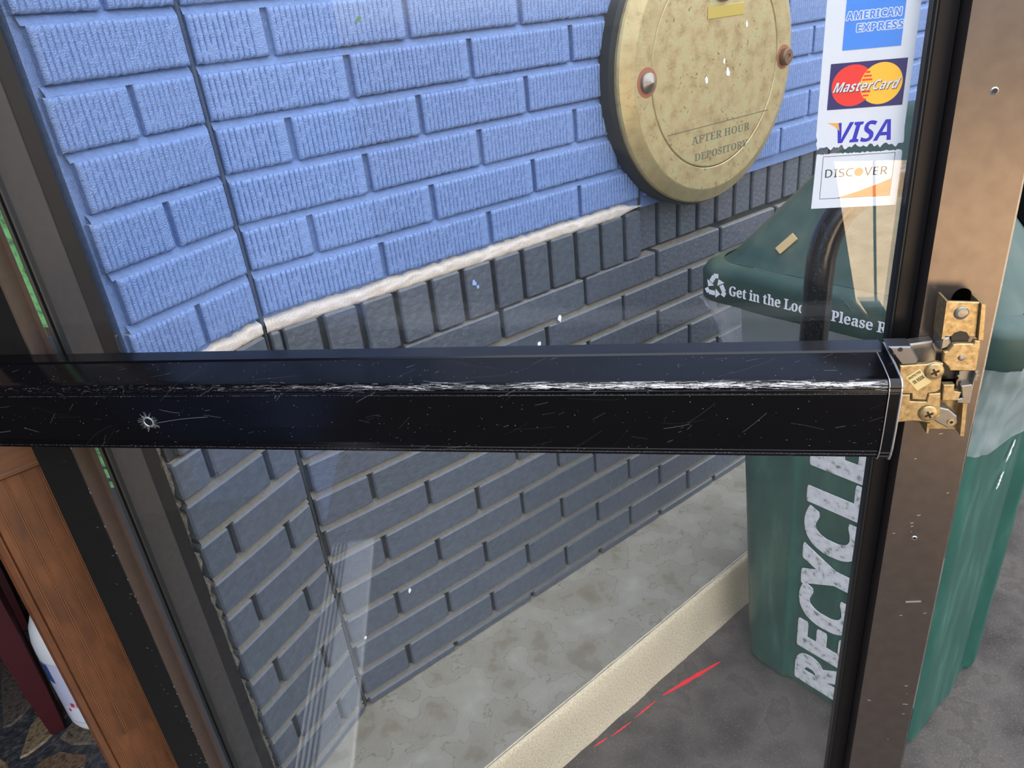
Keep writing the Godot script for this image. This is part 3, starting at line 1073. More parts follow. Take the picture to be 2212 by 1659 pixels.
# ---------------------------------------------------------------- door frame, door
func door_frame() -> void:
	# aluminium jamb between the brick return and the hinge
	var a := CORNER + W2 * 0.222
	var e := Vector3(-0.5255, 0, -0.752)
	var d := (e - a)
	var L := d.length()
	d = d.normalized()
	var nn := Vector3.UP.cross(-d)
	if nn.dot(Vector3(0, 0, 1)) < 0.0:
		nn = -nn
	var t := thing("trim_3", "dark grey metal door jamb between the brick return and the hinge side of the glass door", "door frame", Transform3D(Basis(-d, Vector3.UP, nn), a), "", "structure")
	part("jamb", boxm(Vector3(-L * 0.5 - 0.009, 1.24, -0.055), Vector3(L - 0.018, 2.21, 0.11), 0.002), M.frame_grey, t)
	part("jamb_stop", boxm(Vector3(-0.009, 1.24, -0.058), Vector3(0.018, 2.21, 0.11), 0.001), M.bronze_dark, t)
	# crumbling sealant along the bricks
	var fn := FastNoiseLite.new()
	fn.frequency = 16.0
	fn.fractal_octaves = 4
	var rows := []
	for i in 141:
		var y := lerpf(SLAB + 0.001, 1.02, i / 140.0)
		var row := PackedVector3Array()
		for k in 6:
			var f := k / 5.0
			var nz := fn.get_noise_2d(y * 1.6, f * 0.4)
			row.append(Vector3(-0.004 + f * (0.010 + 0.010 * fn.get_noise_1d(y * 2.0)), y, -0.011 + sin(PI * f) * 0.004 + nz * 0.011))
		rows.append(row)
	var b := MB.new()
	b.grid(rows, Vector3(0, 0, 1))
	part("sealant", b.mesh(), tri_map(mat(Color.WHITE, 0.9), 12.0, noise_tex(0.04, 4, 31, false, 1.0, [[0.0, srgb(56, 52, 46)], [0.5, srgb(96, 90, 78)], [1.0, srgb(146, 138, 122)]])), t, Transform3D(), "crumbling beige sealant")

func glass_door() -> void:
	var t := thing("door_1", "open glass door with narrow dark bronze metal stiles and a black exit bar across it", "glass door", door, "", "structure")
	var y0 := 0.150
	var y1 := 2.15
	var h := y1 - y0
	var my := (y0 + y1) * 0.5
	# local x runs from hinge (-0.912) to the free edge (0); z = 0 is the inner face
	part("stile", stile_with_slot(y0, y1), M.bronze, t, Transform3D(), "bronze lock stile")
	part("stile", boxm(Vector3(-0.8865, my, -0.022), Vector3(0.051, h, 0.044), 0.0012), M.dark_reflection_stile, t, Transform3D(), "scuffed bronze hinge stile with its dark reflection put into the colour")
	part("bottom_rail", boxm(Vector3(-0.456, y0 + 0.05, -0.022), Vector3(0.81, 0.10, 0.042), 0.0012), M.bronze, t)
	part("top_rail", boxm(Vector3(-0.456, y1 - 0.03, -0.022), Vector3(0.81, 0.06, 0.042), 0.0012), M.bronze, t)
	# bright worn arris along the free edge
	var eb := MB.new()
	eb.box(Vector3(-0.0005, my, -0.0006), Vector3(0.0011, h - 0.002, 0.0012))
	part("worn_edge", eb.mesh(), M.alu, t)
	# glass stops and gaskets, both sides
	part("glazing_stop", boxm(Vector3(-0.0585, my, -0.0245), Vector3(0.015, h - 0.2, 0.011), 0.001), M.bronze_dark, t)
	part("glazing_stop", boxm(Vector3(-0.8570, my, -0.0245), Vector3(0.008, h - 0.2, 0.010), 0.0005), M.bronze_matt, t)
	part("stile_return", boxm(Vector3(-0.8607, my, -0.0104), Vector3(0.0012, h - 0.2, 0.0196)), M.bronze_matt, t, Transform3D(), "bronze inner face of the hinge stile")
	part("gasket", boxm(Vector3(-0.0675, my, -0.0195), Vector3(0.004, h - 0.2, 0.013), 0.0015), M.rubber, t)
	part("gasket", boxm(Vector3(-0.8415, my, -0.0195), Vector3(0.0035, h - 0.2, 0.012), 0.0015), M.rubber, t)
	part("gasket", boxm(Vector3(-0.8375, my, -0.0205), Vector3(0.003, h - 0.2, 0.008), 0.0012), M.rubber, t)
	part("paint_strip", boxm(Vector3(-0.8490, 1.31, -0.0195), Vector3(0.0078, 0.46, 0.003), 0.0006), M.green_paint, t, Transform3D(), "streak of bright green paint")
	part("paint_strip", boxm(Vector3(-0.8490, 0.62, -0.0198), Vector3(0.0078, 0.90, 0.003), 0.0006), M.grey_strip, t)
	for q in [[0.925, 0.022], [0.905, 0.012], [0.938, 0.010], [0.890, 0.008]]:
		part("paint_strip", boxm(Vector3(-0.8485, q[0], -0.0185), Vector3(0.005, q[1], 0.0016), 0.0006), M.green_paint, t)
	part("glass_pane", boxm(Vector3(-0.4545, my, -0.0225), Vector3(0.775, h - 0.16, 0.005)), M.glass, t)
	# two small screw holes in the lock stile
	for q in [[-0.029, 1.238, 0.0026], [-0.028, 0.866, 0.0024]]:
		var hb := MB.new()
		hb.lathe([Vector2(0.0, 0.0002), Vector2(q[2] * 0.62, 0.0002)], 18, Transform3D(Basis(), Vector3(q[0], q[1], 0)))
		part("screw_hole", hb.mesh(), M.black, t)
		hb = MB.new()
		hb.lathe([Vector2(q[2] * 0.62, 0.0001), Vector2(q[2] * 0.7, 0.0007), Vector2(q[2], 0.0001)], 18, Transform3D(Basis(), Vector3(q[0], q[1], 0)))
		part("hole_rim", hb.mesh(), M.alu, t)
	# scratches worn bright on the stiles
	var sb := MB.new()
	var r := RandomNumberGenerator.new()
	r.seed = 31
	for i in 70:
		var hinge := i % 3 != 0
		var x := r.randf_range(-0.050, -0.002) if not hinge else -0.861 + r.randf_range(-0.02, 0.0005)
		if hinge and r.randf() < 0.5:
			x = -0.8612
		var y := r.randf_range(0.42, 0.98)
		var l := r.randf_range(0.0006, 0.0035) * (2.2 if r.randf() < 0.1 else 1.0)
		sb.box(Vector3(x, y, 0.00015), Vector3(l if not hinge or x < -0.862 else 0.0006, r.randf_range(0.0003, 0.0007) * (1.0 if not hinge or x < -0.862 else 5.0), 0.0004), 0.0, Basis(Vector3(0, 0, 1), r.randf_range(-0.2, 0.5)))
	sb.box(Vector3(-0.019, 0.792, 0.0002), Vector3(0.013, 0.0016, 0.0004), 0.0, Basis(Vector3(0, 0, 1), 0.12))
	var sc := part("scratches", sb.mesh(), M.alu, t)
	sc.set_meta("kind", "stuff")
	# pull handle outside: black tube, bent at both ends towards the lock stile
	var path := []
	var ctrl := [Vector3(-0.026, 1.166, -0.044), Vector3(-0.026, 1.166, -0.074), Vector3(-0.032, 1.165, -0.085), Vector3(-0.05, 1.162, -0.087), Vector3(-0.075, 1.156, -0.087), Vector3(-0.090, 1.147, -0.087), Vector3(-0.101, 1.132, -0.087), Vector3(-0.108, 1.110, -0.087), Vector3(-0.110, 1.085, -0.087), Vector3(-0.110, 1.03, -0.087), Vector3(-0.110, 0.975, -0.087), Vector3(-0.106, 0.958, -0.087), Vector3(-0.096, 0.946, -0.087), Vector3(-0.08, 0.938, -0.087), Vector3(-0.05, 0.935, -0.087), Vector3(-0.032, 0.934, -0.085), Vector3(-0.026, 0.934, -0.074), Vector3(-0.026, 0.934, -0.044)]
	var cv := Curve3D.new()
	for i in ctrl.size():
		var tg: Vector3 = (ctrl[mini(i + 1, ctrl.size() - 1)] - ctrl[maxi(i - 1, 0)]) / 6.0
		cv.add_point(ctrl[i], -tg, tg)
	cv.bake_interval = 0.006
	for p in cv.get_baked_points():
		path.append(p)
	var tb := MB.new()
	tb.tube(path, 0.0122, 24)
	part("pull_handle", tb.mesh(), handle_material(), t, Transform3D(), "scratched black tubular pull handle")

func handle_material() -> StandardMaterial3D:
	var w := 256
	var h := 1024
	var im := Image.create(w, h, false, Image.FORMAT_RGB8)
	im.fill(srgb(18, 18, 20))
	var r := RandomNumberGenerator.new()
	r.seed = 5
	for i in 1500:
		var x := r.randf_range(0, w)
		var y := r.randf_range(0, h)
		if r.randf() > 0.25 and y > h * 0.62:
			continue
		var an := r.randf_range(-3.0, 3.0)
		var k := r.randf_range(0.15, 0.6)
		for s in r.randi_range(2, 16):
			im.set_pixel(posmod(int(x), w), posmod(int(y), h), srgb(18, 18, 20).lerp(srgb(170, 162, 150), k))
			x += cos(an); y += sin(an) * 0.7
			an += r.randf_range(-0.15, 0.15)
	var m := mat(Color.WHITE, 0.24, 0.0, 0.6)
	m.albedo_texture = ImageTexture.create_from_image(im)
	return m

func stile_with_slot(y0: float, y1: float) -> ArrayMesh:
	# lock stile: the inner face has an oblong latch slot
	var b := MB.new()
	var cx := -0.0255
	var slot := []
	for i in 13:
		var an := PI * i / 12.0
		slot.append(Vector2(cx + cos(an) * 0.0072, 1.0915 + sin(an) * 0.0085))
	for i in 13:
		var an := PI + PI * i / 12.0
		slot.append(Vector2(cx + cos(an) * 0.0072, 0.995 + sin(an) * 0.0085))
	# face in two halves round the slot
	var left := [Vector2(-0.051, y0), Vector2(cx, y0)]
	var lh := []
	var rh := []
	for q in slot:
		if q.x <= cx + 1e-5:
			lh.append(q)
		if q.x >= cx - 1e-5:
			rh.append(q)
	lh.sort_custom(func(p, q): return p.y < q.y)
	rh.sort_custom(func(p, q): return p.y < q.y)
	var pl := left + lh + [Vector2(cx, y1), Vector2(-0.051, y1)]
	var prr := [Vector2(0, y0)] + [Vector2(0, y1), Vector2(cx, y1)]
	rh.reverse()
	prr = prr + rh + [Vector2(cx, y0)]
	for pg in [pl, prr]:
		var pp := PackedVector2Array(pg)
		var tr := Geometry2D.triangulate_polygon(pp)
		var first := b.v.size()
		for q in pp:
			b.vert(Vector3(q.x, q.y, 0), Vector3(0, 0, 1))
		for k in range(0, tr.size(), 3):
			b.tri(first + tr[k], first + tr[k + 1], first + tr[k + 2], Vector3(0, 0, 1))
	# slot walls
	for i in slot.size():
		var p: Vector2 = slot[i]
		var q: Vector2 = slot[(i + 1) % slot.size()]
		var o := Vector2(cx, 1.04) - (p + q) * 0.5
		b.poly([Vector3(p.x, p.y, 0), Vector3(q.x, q.y, 0), Vector3(q.x, q.y, -0.003), Vector3(p.x, p.y, -0.003)], Vector3(o.x, o.y, 0))
	# sides, back, ends
	b.poly([Vector3(-0.051, y0, 0), Vector3(-0.051, y1, 0), Vector3(-0.051, y1, -0.044), Vector3(-0.051, y0, -0.044)], Vector3(-1, 0, 0))
	b.poly([Vector3(0, y0, 0), Vector3(0, y1, 0), Vector3(0, y1, -0.044), Vector3(0, y0, -0.044)], Vector3(1, 0, 0))
	b.poly([Vector3(-0.051, y0, -0.044), Vector3(0, y0, -0.044), Vector3(0, y1, -0.044), Vector3(-0.051, y1, -0.044)], Vector3(0, 0, -1))
	b.poly([Vector3(-0.051, y0, 0), Vector3(0, y0, 0), Vector3(0, y0, -0.044), Vector3(-0.051, y0, -0.044)], Vector3(0, -1, 0))
	b.poly([Vector3(-0.051, y1, 0), Vector3(0, y1, 0), Vector3(0, y1, -0.044), Vector3(-0.051, y1, -0.044)], Vector3(0, 1, 0))
	return b.mesh()

# ---------------------------------------------------------------- exit bar
func push_bar() -> void:
	var t := thing("push_bar", "black scratched exit bar across the glass door with a brass coloured latch end", "push bar", door)
	var x0 := -0.930
	# mounting rail against the door
	part("mounting_rail", sweepm([Vector2(0.0005, 0.986), Vector2(0.0005, 1.0595), Vector2(0.018, 1.0590), Vector2(0.0195, 1.0575), Vector2(0.0195, 0.986)], x0, -0.080), M.bar_plain, t)
	# pad: (z, y) profile with two fine grooves along the ridge and two near the lower edge
	var pr := [Vector2(0.020, 1.0575), Vector2(0.036, 1.0553), Vector2(0.0505, 1.0532), Vector2(0.0545, 1.0524), Vector2(0.0575, 1.0508), Vector2(0.0590, 1.0487), Vector2(0.0592, 1.0472), Vector2(0.0584, 1.0466), Vector2(0.0594, 1.0458), Vector2(0.0597, 1.0438), Vector2(0.0589, 1.0432), Vector2(0.0598, 1.0424), Vector2(0.0597, 1.030), Vector2(0.0592, 1.012), Vector2(0.0580, 0.9965), Vector2(0.0572, 0.9930), Vector2(0.0562, 0.9925), Vector2(0.0568, 0.9917), Vector2(0.0562, 0.9893), Vector2(0.0552, 0.9888), Vector2(0.0556, 0.9878), Vector2(0.0545, 0.9855), Vector2(0.051, 0.984), Vector2(0.020, 0.984)]
	part("push_pad", sweepm(pr, x0, -0.0855), M.bar, t)
	# end cap: same outline, slightly proud, with a bright chipped rim
	var cap := []
	for q in pr:
		var d: Vector2 = (q - Vector2(0.025, 1.02))
		cap.append(q + Vector2(0.0009 if d.x > 0.0 else -0.016, 0.0009 * signf(d.y)))
	part("end_cap", sweepm(cap, -0.0845, -0.0760), M.bar_plain, t)
	var rim := MB.new()
	rim.tube(cap_line(cap, -0.0768), 0.0009, 8)
	rim.tube(cap_line(cap, -0.0850), 0.0005, 6)
	part("end_cap_rim", rim.mesh(), M.alu, t, Transform3D(), "chipped bright metal rim")
	# screw hole near the hinge end, worn bright round it
	var hb := MB.new()
	hb.lathe([Vector2(0.0, 0.0001), Vector2(0.0036, 0.0001)], 24)
	part("screw_hole", hb.mesh(), M.black, t, Transform3D(Basis(), Vector3(-0.703, 1.017, 0.0598)))
	hb = MB.new()
	hb.lathe([Vector2(0.0036, 0.0), Vector2(0.0042, 0.0006), Vector2(0.0056, 0.0002)], 24)
	var r := RandomNumberGenerator.new()
	r.seed = 3
	for i in 70:
		var an := r.randf_range(0, TAU)
		var l := r.randf_range(0.001, 0.006)
		var d := 0.0052 + l * 0.5
		hb.box(Vector3(cos(an) * d, sin(an) * d, 0.0), Vector3(l, 0.00022, 0.0002), 0.0, Basis(Vector3(0, 0, 1), an))
	for i in 14:
		var f := i / 13.0
		hb.box(Vector3(0.009 + f * 0.05, -0.001 + f * 0.006 + sin(f * 3.0) * 0.001, 0.0), Vector3(0.0045, 0.0003, 0.0002), 0.0, Basis(Vector3(0, 0, 1), 0.12))
	part("worn_ring", hb.mesh(), M.alu, t, Transform3D(Basis(), Vector3(-0.703, 1.017, 0.0596)))
	# ---- latch at the free end, in door coordinates (x = -u)
	var z: StandardMaterial3D = M.zinc
	# base plate with a turned-down top edge behind everything
	part("base_plate", prismm([Vector2(-0.080, 1.0565), Vector2(-0.044, 1.0620), Vector2(-0.040, 1.054), Vector2(-0.037, 0.994), Vector2(-0.080, 0.990)], 0.0005, 0.0105, 0.0012), M.worn_steel, t)
	# upper channel with flanges
	var up := MB.new()
	up.prism([Vector2(-0.0435, 1.0985), Vector2(-0.0215, 1.0970), Vector2(-0.0195, 1.0700), Vector2(-0.0425, 1.0705)], 0.0195, 0.0220, Transform3D(), 0.0006)
	up.prism([Vector2(-0.0440, 1.0990), Vector2(-0.0425, 1.0990), Vector2(-0.0410, 1.0695), Vector2(-0.0430, 1.0695)], 0.004, 0.0235)
	up.prism([Vector2(-0.0215, 1.0972), Vector2(-0.0188, 1.0968), Vector2(-0.0158, 1.0690), Vector2(-0.0190, 1.0690)], 0.004, 0.0255)
	part("latch_channel", up.mesh(), z, t)
	part("rivet", rivet(0.0050, 0.0016), M.worn_steel, t, Transform3D(Basis(), Vector3(-0.0325, 1.0893, 0.0220)))
	hb = MB.new()
	hb.prism([Vector2(-0.0365, 1.0700), Vector2(-0.0345, 1.0735), Vector2(-0.0305, 1.0750), Vector2(-0.0265, 1.0740), Vector2(-0.0240, 1.0700), Vector2(-0.0250, 1.0655), Vector2(-0.0350, 1.0650)], 0.0218, 0.0226)
	part("slot", hb.mesh(), M.black, t)
	# neck and lower plate
	part("latch_neck", prismm([Vector2(-0.0430, 1.0700), Vector2(-0.0375, 1.0705), Vector2(-0.0355, 1.0660), Vector2(-0.0375, 1.0620), Vector2(-0.0430, 1.0600)], 0.006, 0.0235, 0.0012), M.worn_steel, t)
	part("latch_plate", prismm([Vector2(-0.0410, 1.0600), Vector2(-0.0385, 1.0610), Vector2(-0.0355, 1.0660), Vector2(-0.0330, 1.0668), Vector2(-0.0225, 1.0665), Vector2(-0.0215, 1.0690), Vector2(-0.0180, 1.0685), Vector2(-0.0170, 1.0655), Vector2(-0.0165, 1.0450), Vector2(-0.0185, 1.0440), Vector2(-0.0345, 1.0445), Vector2(-0.0360, 1.0475), Vector2(-0.0405, 1.0520)], 0.0225, 0.0265, 0.0008), z, t)
	part("rivet", rivet(0.0023, 0.0010), M.worn_steel, t, Transform3D(Basis(), Vector3(-0.0285, 1.0553, 0.0265)))
	# folded bracket that holds the bar, and the notched plates below it
	part("bracket", prismm([Vector2(-0.0700, 1.0500), Vector2(-0.0560, 1.0510), Vector2(-0.0515, 1.0512), Vector2(-0.0460, 1.0530), Vector2(-0.0405, 1.0515), Vector2(-0.0395, 1.0300), Vector2(-0.0420, 1.0275), Vector2(-0.0475, 1.0265), Vector2(-0.0482, 1.0205), Vector2(-0.0582, 1.0212), Vector2(-0.0590, 1.0262), Vector2(-0.0700, 1.0262)], 0.0245, 0.0285, 0.0007), z, t)
	var fold := MB.new()
	fold.prism([Vector2(-0.0800, 1.0655), Vector2(-0.0640, 1.0655), Vector2(-0.0575, 1.0545), Vector2(-0.0580, 1.0505), Vector2(-0.0690, 1.0500), Vector2(-0.0740, 1.0565)], 0.012, 0.0275, Transform3D(), 0.0012)
	part("bracket_fold", fold.mesh(), mat(srgb(112, 112, 116), 0.3, 0.8), t)
	hb = MB.new()
	hb.lathe([Vector2(0.0, 0.0), Vector2(0.0018, 0.0)], 14)
	part("screw_hole", hb.mesh(), M.black, t, Transform3D(Basis(), Vector3(-0.0715, 1.0633, 0.0277)))
	part("bracket", prismm([Vector2(-0.0700, 1.0250), Vector2(-0.0595, 1.0252), Vector2(-0.0588, 1.0192), Vector2(-0.0476, 1.0188), Vector2(-0.0468, 1.0258), Vector2(-0.0385, 1.0262), Vector2(-0.0360, 1.0060), Vector2(-0.0420, 1.0000), Vector2(-0.0540, 1.0020), Vector2(-0.0700, 1.0000)], 0.0240, 0.0280, 0.0007), z, t)
	for q in [[-0.0462, 1.0455], [-0.0452, 1.0092]]:
		var sr := part("screw", rivet(0.0068, 0.0026), z, t, Transform3D(Basis(), Vector3(q[0], q[1], 0.0285)))
		var cr := MB.new()
		cr.box(Vector3(0, 0, 0.0024), Vector3(0.0062, 0.0015, 0.0010), 0.0, Basis(Vector3(0, 0, 1), 0.5))
		cr.box(Vector3(0, 0, 0.0024), Vector3(0.0015, 0.0062, 0.0010), 0.0, Basis(Vector3(0, 0, 1), 0.5))
		part("cross_slot", cr.mesh(), M.black, sr)
	# square inspection sticker, turned
	var st := Transform3D(Basis(Vector3(0, 0, 1), -0.86), Vector3(-0.0560, 1.0385, 0.0286))
	part("inspection_sticker", boxm(Vector3(0, 0, 0.0001), Vector3(0.0150, 0.0115, 0.0002)), mat(srgb(214, 190, 130), 0.7), t, st)
	var ink := mat(srgb(50, 40, 28), 0.8)
	var txb := Transform3D(Basis(Vector3(0, 0, 1), PI / 2 - 0.86 + 0.33), Vector3.ZERO)
	var rot := Basis(Vector3(0, 0, 1), PI / 2)
	for q in [["INSPECTED", -0.0050, 0.0098, 0.0020], ["IR 0508", 0.0, 0.0085, 0.0032]]:
		part("print", text_mesh(q[0], "Droid Sans", q[2], q[3], 0.00015), ink, t, st * Transform3D(rot, Vector3(q[1], 0, 0.0002)))
	# right-hand linkage: plates, toothed wheel, bottom arm and channel
	part("link_plate", prismm([Vector2(-0.0360, 1.0310), Vector2(-0.0282, 1.0312), Vector2(-0.0276, 1.0255), Vector2(-0.0224, 1.0245), Vector2(-0.0238, 1.0175), Vector2(-0.0350, 1.0172)], 0.018, 0.0235, 0.0006), z, t)
	part("link_plate", prismm([Vector2(-0.0238, 1.0303), Vector2(-0.0168, 1.0315), Vector2(-0.0160, 1.0420), Vector2(-0.0148, 1.0420), Vector2(-0.0150, 1.0150), Vector2(-0.0240, 1.0155), Vector2(-0.0250, 1.0188), Vector2(-0.0214, 1.0198)], 0.017, 0.0240, 0.0006), M.worn_steel, t)
	var gear := []
	for i in 36:
		var an := TAU * i / 36.0
		gear.append(Vector2(-0.0180, 1.0360) + Vector2(cos(an), sin(an)) * (0.0078 if i % 3 == 0 else 0.0064))
	part("toothed_wheel", prismm(gear, 0.013, 0.018), M.worn_steel, t)
	part("slot", boxm(Vector3(-0.0250, 1.0375, 0.0122), Vector3(0.019, 0.013, 0.0012)), M.black, t)
	var chb := MB.new()
	chb.box(Vector3(-0.0265, 1.000, 0.0060), Vector3(0.026, 0.034, 0.006), 0.0008)
	chb.prism([Vector2(-0.0185, 1.0155), Vector2(-0.0155, 1.0155), Vector2(-0.0130, 0.9830), Vector2(-0.0158, 0.9838)], 0.002, 0.0195)
	chb.prism([Vector2(-0.0405, 0.9940), Vector2(-0.0385, 0.9940), Vector2(-0.0385, 0.9850), Vector2(-0.0400, 0.9845)], 0.002, 0.0180)
	part("lower_channel", chb.mesh(), z, t)
	part("pivot_arm", prismm([Vector2(-0.0375, 1.0130), Vector2(-0.0300, 1.0110), Vector2(-0.0235, 1.0050), Vector2(-0.0222, 0.9990), Vector2(-0.0245, 0.9950), Vector2(-0.0285, 0.9945), Vector2(-0.0350, 0.9985), Vector2(-0.0405, 1.0025)], 0.016, 0.0260, 0.0008), M.worn_steel, t)
	hb = MB.new()
	hb.lathe([Vector2(0.0013, 0.0), Vector2(0.0013, 0.0010), Vector2(0.0026, 0.0010), Vector2(0.0028, 0.0)], 20)
	part("pivot_ring", hb.mesh(), z, t, Transform3D(Basis(), Vector3(-0.0270, 1.0002, 0.0260)))
	hb = MB.new()
	hb.lathe([Vector2(0.0, 0.0003), Vector2(0.0013, 0.0003)], 14)
	part("pivot_hole", hb.mesh(), M.black, t, Transform3D(Basis(), Vector3(-0.0270, 1.0002, 0.0260)))

func cap_line(cap: Array, x: float) -> Array:
	var a := []
	for q in cap:
		a.append(Vector3(x, q.y, q.x))
	return a

func rivet(r: float, h: float) -> ArrayMesh:
	var b := MB.new()
	b.lathe([Vector2(r, 0.0), Vector2(r, h * 0.3), Vector2(r * 0.86, h * 0.7), Vector2(r * 0.55, h * 0.94), Vector2(0.0, h)], 28)
	return b.mesh()

func sweepm(pr: Array, x0: float, x1: float) -> ArrayMesh:
	var b := MB.new()
	b.sweep(pr, x0, x1)
	return b.mesh()

# ---------------------------------------------------------------- stickers behind the glass
func disc_pts(c: Vector2, r: float, seg := 48) -> Array:
	var a := []
	for i in seg:
		a.append(c + Vector2(cos(TAU * i / seg), sin(TAU * i / seg)) * r)
	return a

func stickers() -> void:
	var white := mat(srgb(212, 219, 226), 0.5)
	var z0 := -0.0275
	var dz := 0.00022
	# ---- tall strip; local x is door x, y is height
	var t := thing("sticker_strip", "tall white card sticker with blue square, red and yellow discs, on the door glass", "sticker", door)
	var pg := [Vector2(-0.1335, 1.345), Vector2(-0.0735, 1.345), Vector2(-0.0735, 1.2140), Vector2(-0.0727, 1.2050)]
	rng.seed = 12
	for i in 66:   # torn lower edge
		pg.append(Vector2(-0.0730 - i * 0.00090, 1.2030 + rng.randf_range(-0.0006, 0.0006) + 0.0016 * sin(i * 0.83) * sin(i * 0.31)))
	pg.append_array([Vector2(-0.1328, 1.2065), Vector2(-0.1322, 1.2090), Vector2(-0.1333, 1.2120)])
	part("sheet", prismm(pg, z0, z0 + dz), white, t)
	var zz := z0 + dz
	var blue := mat(srgb(58, 134, 226), 0.45)
	part("blue_square", prismm([Vector2(-0.1207, 1.3065), Vector2(-0.0830, 1.3065), Vector2(-0.0828, 1.2688), Vector2(-0.1207, 1.2688)], zz, zz + dz), blue, t)
	for q in [["AMERICAN", -0.1026, 1.2904, 0.0350, 0.0050], ["EXPRESS", -0.0978, 1.2825, 0.0295, 0.0050]]:
		var me := text_mesh(q[0], "Droid Sans", q[3], q[4], 0.00008)
		var bold := MB.new()
		for i in 12:
			var an := TAU * i / 12.0
			bold.add(me, Transform3D(Basis(), Vector3(cos(an) * 0.0006, sin(an) * 0.0006, i * 0.000004)))
		part("lettering_outline", bold.mesh(), white, t, Transform3D(Basis(), Vector3(q[1], q[2], zz + dz + 0.00006)))
		part("lettering", me, blue, t, Transform3D(Basis(), Vector3(q[1], q[2], zz + dz + 0.00024)))
	part("navy_panel", prismm([Vector2(-0.1273, 1.2607), Vector2(-0.0772, 1.2607), Vector2(-0.0771, 1.2298), Vector2(-0.1273, 1.2298)], zz, zz + dz), mat(srgb(18, 10, 96), 0.45), t)
	var red := mat(srgb(232, 40, 34), 0.45)
	var yel := mat(srgb(246, 190, 48), 0.45)
	part("red_disc", prismm(disc_pts(Vector2(-0.1117, 1.2453), 0.0139), zz + dz, zz + dz * 1.5), red, t)
	part("yellow_disc", prismm(disc_pts(Vector2(-0.0928, 1.2453), 0.0139), zz + dz, zz + dz * 1.8), yel, t)
	var bars := MB.new()
	for y in [1.2535, 1.2510, 1.2485, 1.2405, 1.2380, 1.2355]:
		var hw := sqrt(maxf(0.0, 0.0139 * 0.0139 - pow(y - 1.2453, 2)))
		bars.box(Vector3((-0.0928 - hw - 0.1117 + hw) * 0.5, y, zz + dz * 2.0), Vector3(maxf(0.001, (2.0 * hw - 0.0189) * 0.8), 0.0012, dz * 0.5))
	part("disc_bars", bars.mesh(), red, t)
	part("lettering_shadow", text_mesh("MasterCard", "Droid Sans", 0.0445, 0.0072, 0.00008, 700, 0.06), mat(srgb(90, 20, 30), 0.5), t, Transform3D(Basis(), Vector3(-0.1021, 1.2443, zz + dz * 2.6)))
	part("lettering", text_mesh("MasterCard", "Droid Sans", 0.0445, 0.0072, 0.00008, 700, 0.06), white, t, Transform3D(Basis(), Vector3(-0.1025, 1.2448, zz + dz * 3.2)))
	part("lettering", text_mesh("VISA", "Droid Sans", 0.0430, 0.0148, 0.00008, 700, 0.07), mat(srgb(4, 22, 178), 0.45), t, Transform3D(Basis(), Vector3(-0.1005, 1.2131, zz + 0.00004)), "blue slanted lettering")
	part("orange_wing", prismm([Vector2(-0.1262, 1.2208), Vector2(-0.1186, 1.2203), Vector2(-0.1174, 1.2145), Vector2(-0.1208, 1.2185)], zz, zz + dz * 1.4), mat(srgb(240, 166, 56), 0.45), t)
	# ---- lower sticker
	var d := thing("sticker", "white rectangular sticker with an orange wedge, below the tall card strip on the door glass", "sticker", door)
	pg = [Vector2(-0.1326, 1.1582), Vector2(-0.0725, 1.1580), Vector2(-0.0728, 1.1965)]
	for i in 62:
		pg.append(Vector2(-0.0732 - i * 0.00096, 1.1985 + rng.randf_range(-0.0005, 0.0005)))
	part("sheet", prismm(pg, z0, z0 + dz), white, d)
	var fr := MB.new()
	for q in [[-0.1022, 1.1968, 0.0496, 0.00035], [-0.1022, 1.1654, 0.0496, 0.00035], [-0.1270, 1.1811, 0.00035, 0.0314], [-0.0776, 1.1811, 0.00035, 0.0314]]:
		fr.box(Vector3(q[0], q[1], zz + 0.00005), Vector3(q[2], q[3], 0.0001))
	part("frame_line", fr.mesh(), mat(srgb(60, 60, 66), 0.5), d)
	var orange := mat(srgb(234, 122, 52), 0.45)
	var wedge := []
	for i in 9:
		var f := i / 8.0
		wedge.append(Vector2(lerpf(-0.1146, -0.0777, f), 1.1657 + 0.0126 * (f * 0.75 + f * f * 0.25)))
	wedge.append(Vector2(-0.0777, 1.1655))
	part("orange_wedge", prismm(wedge, zz, zz + dz), orange, d)
	var black := mat(srgb(24, 24, 28), 0.5)
	part("lettering", text_mesh("DISC", "Droid Sans", 0.0195, 0.0060, 0.00008, 400), black, d, Transform3D(Basis(), Vector3(-0.1148, 1.1843, zz)))
	part("orange_disc", prismm(disc_pts(Vector2(-0.1011, 1.1842), 0.0031, 32), zz, zz + dz), orange, d)
	part("lettering", text_mesh("VER", "Droid Sans", 0.0160, 0.0060, 0.00008, 400), black, d, Transform3D(Basis(), Vector3(-0.0893, 1.1843, zz)))

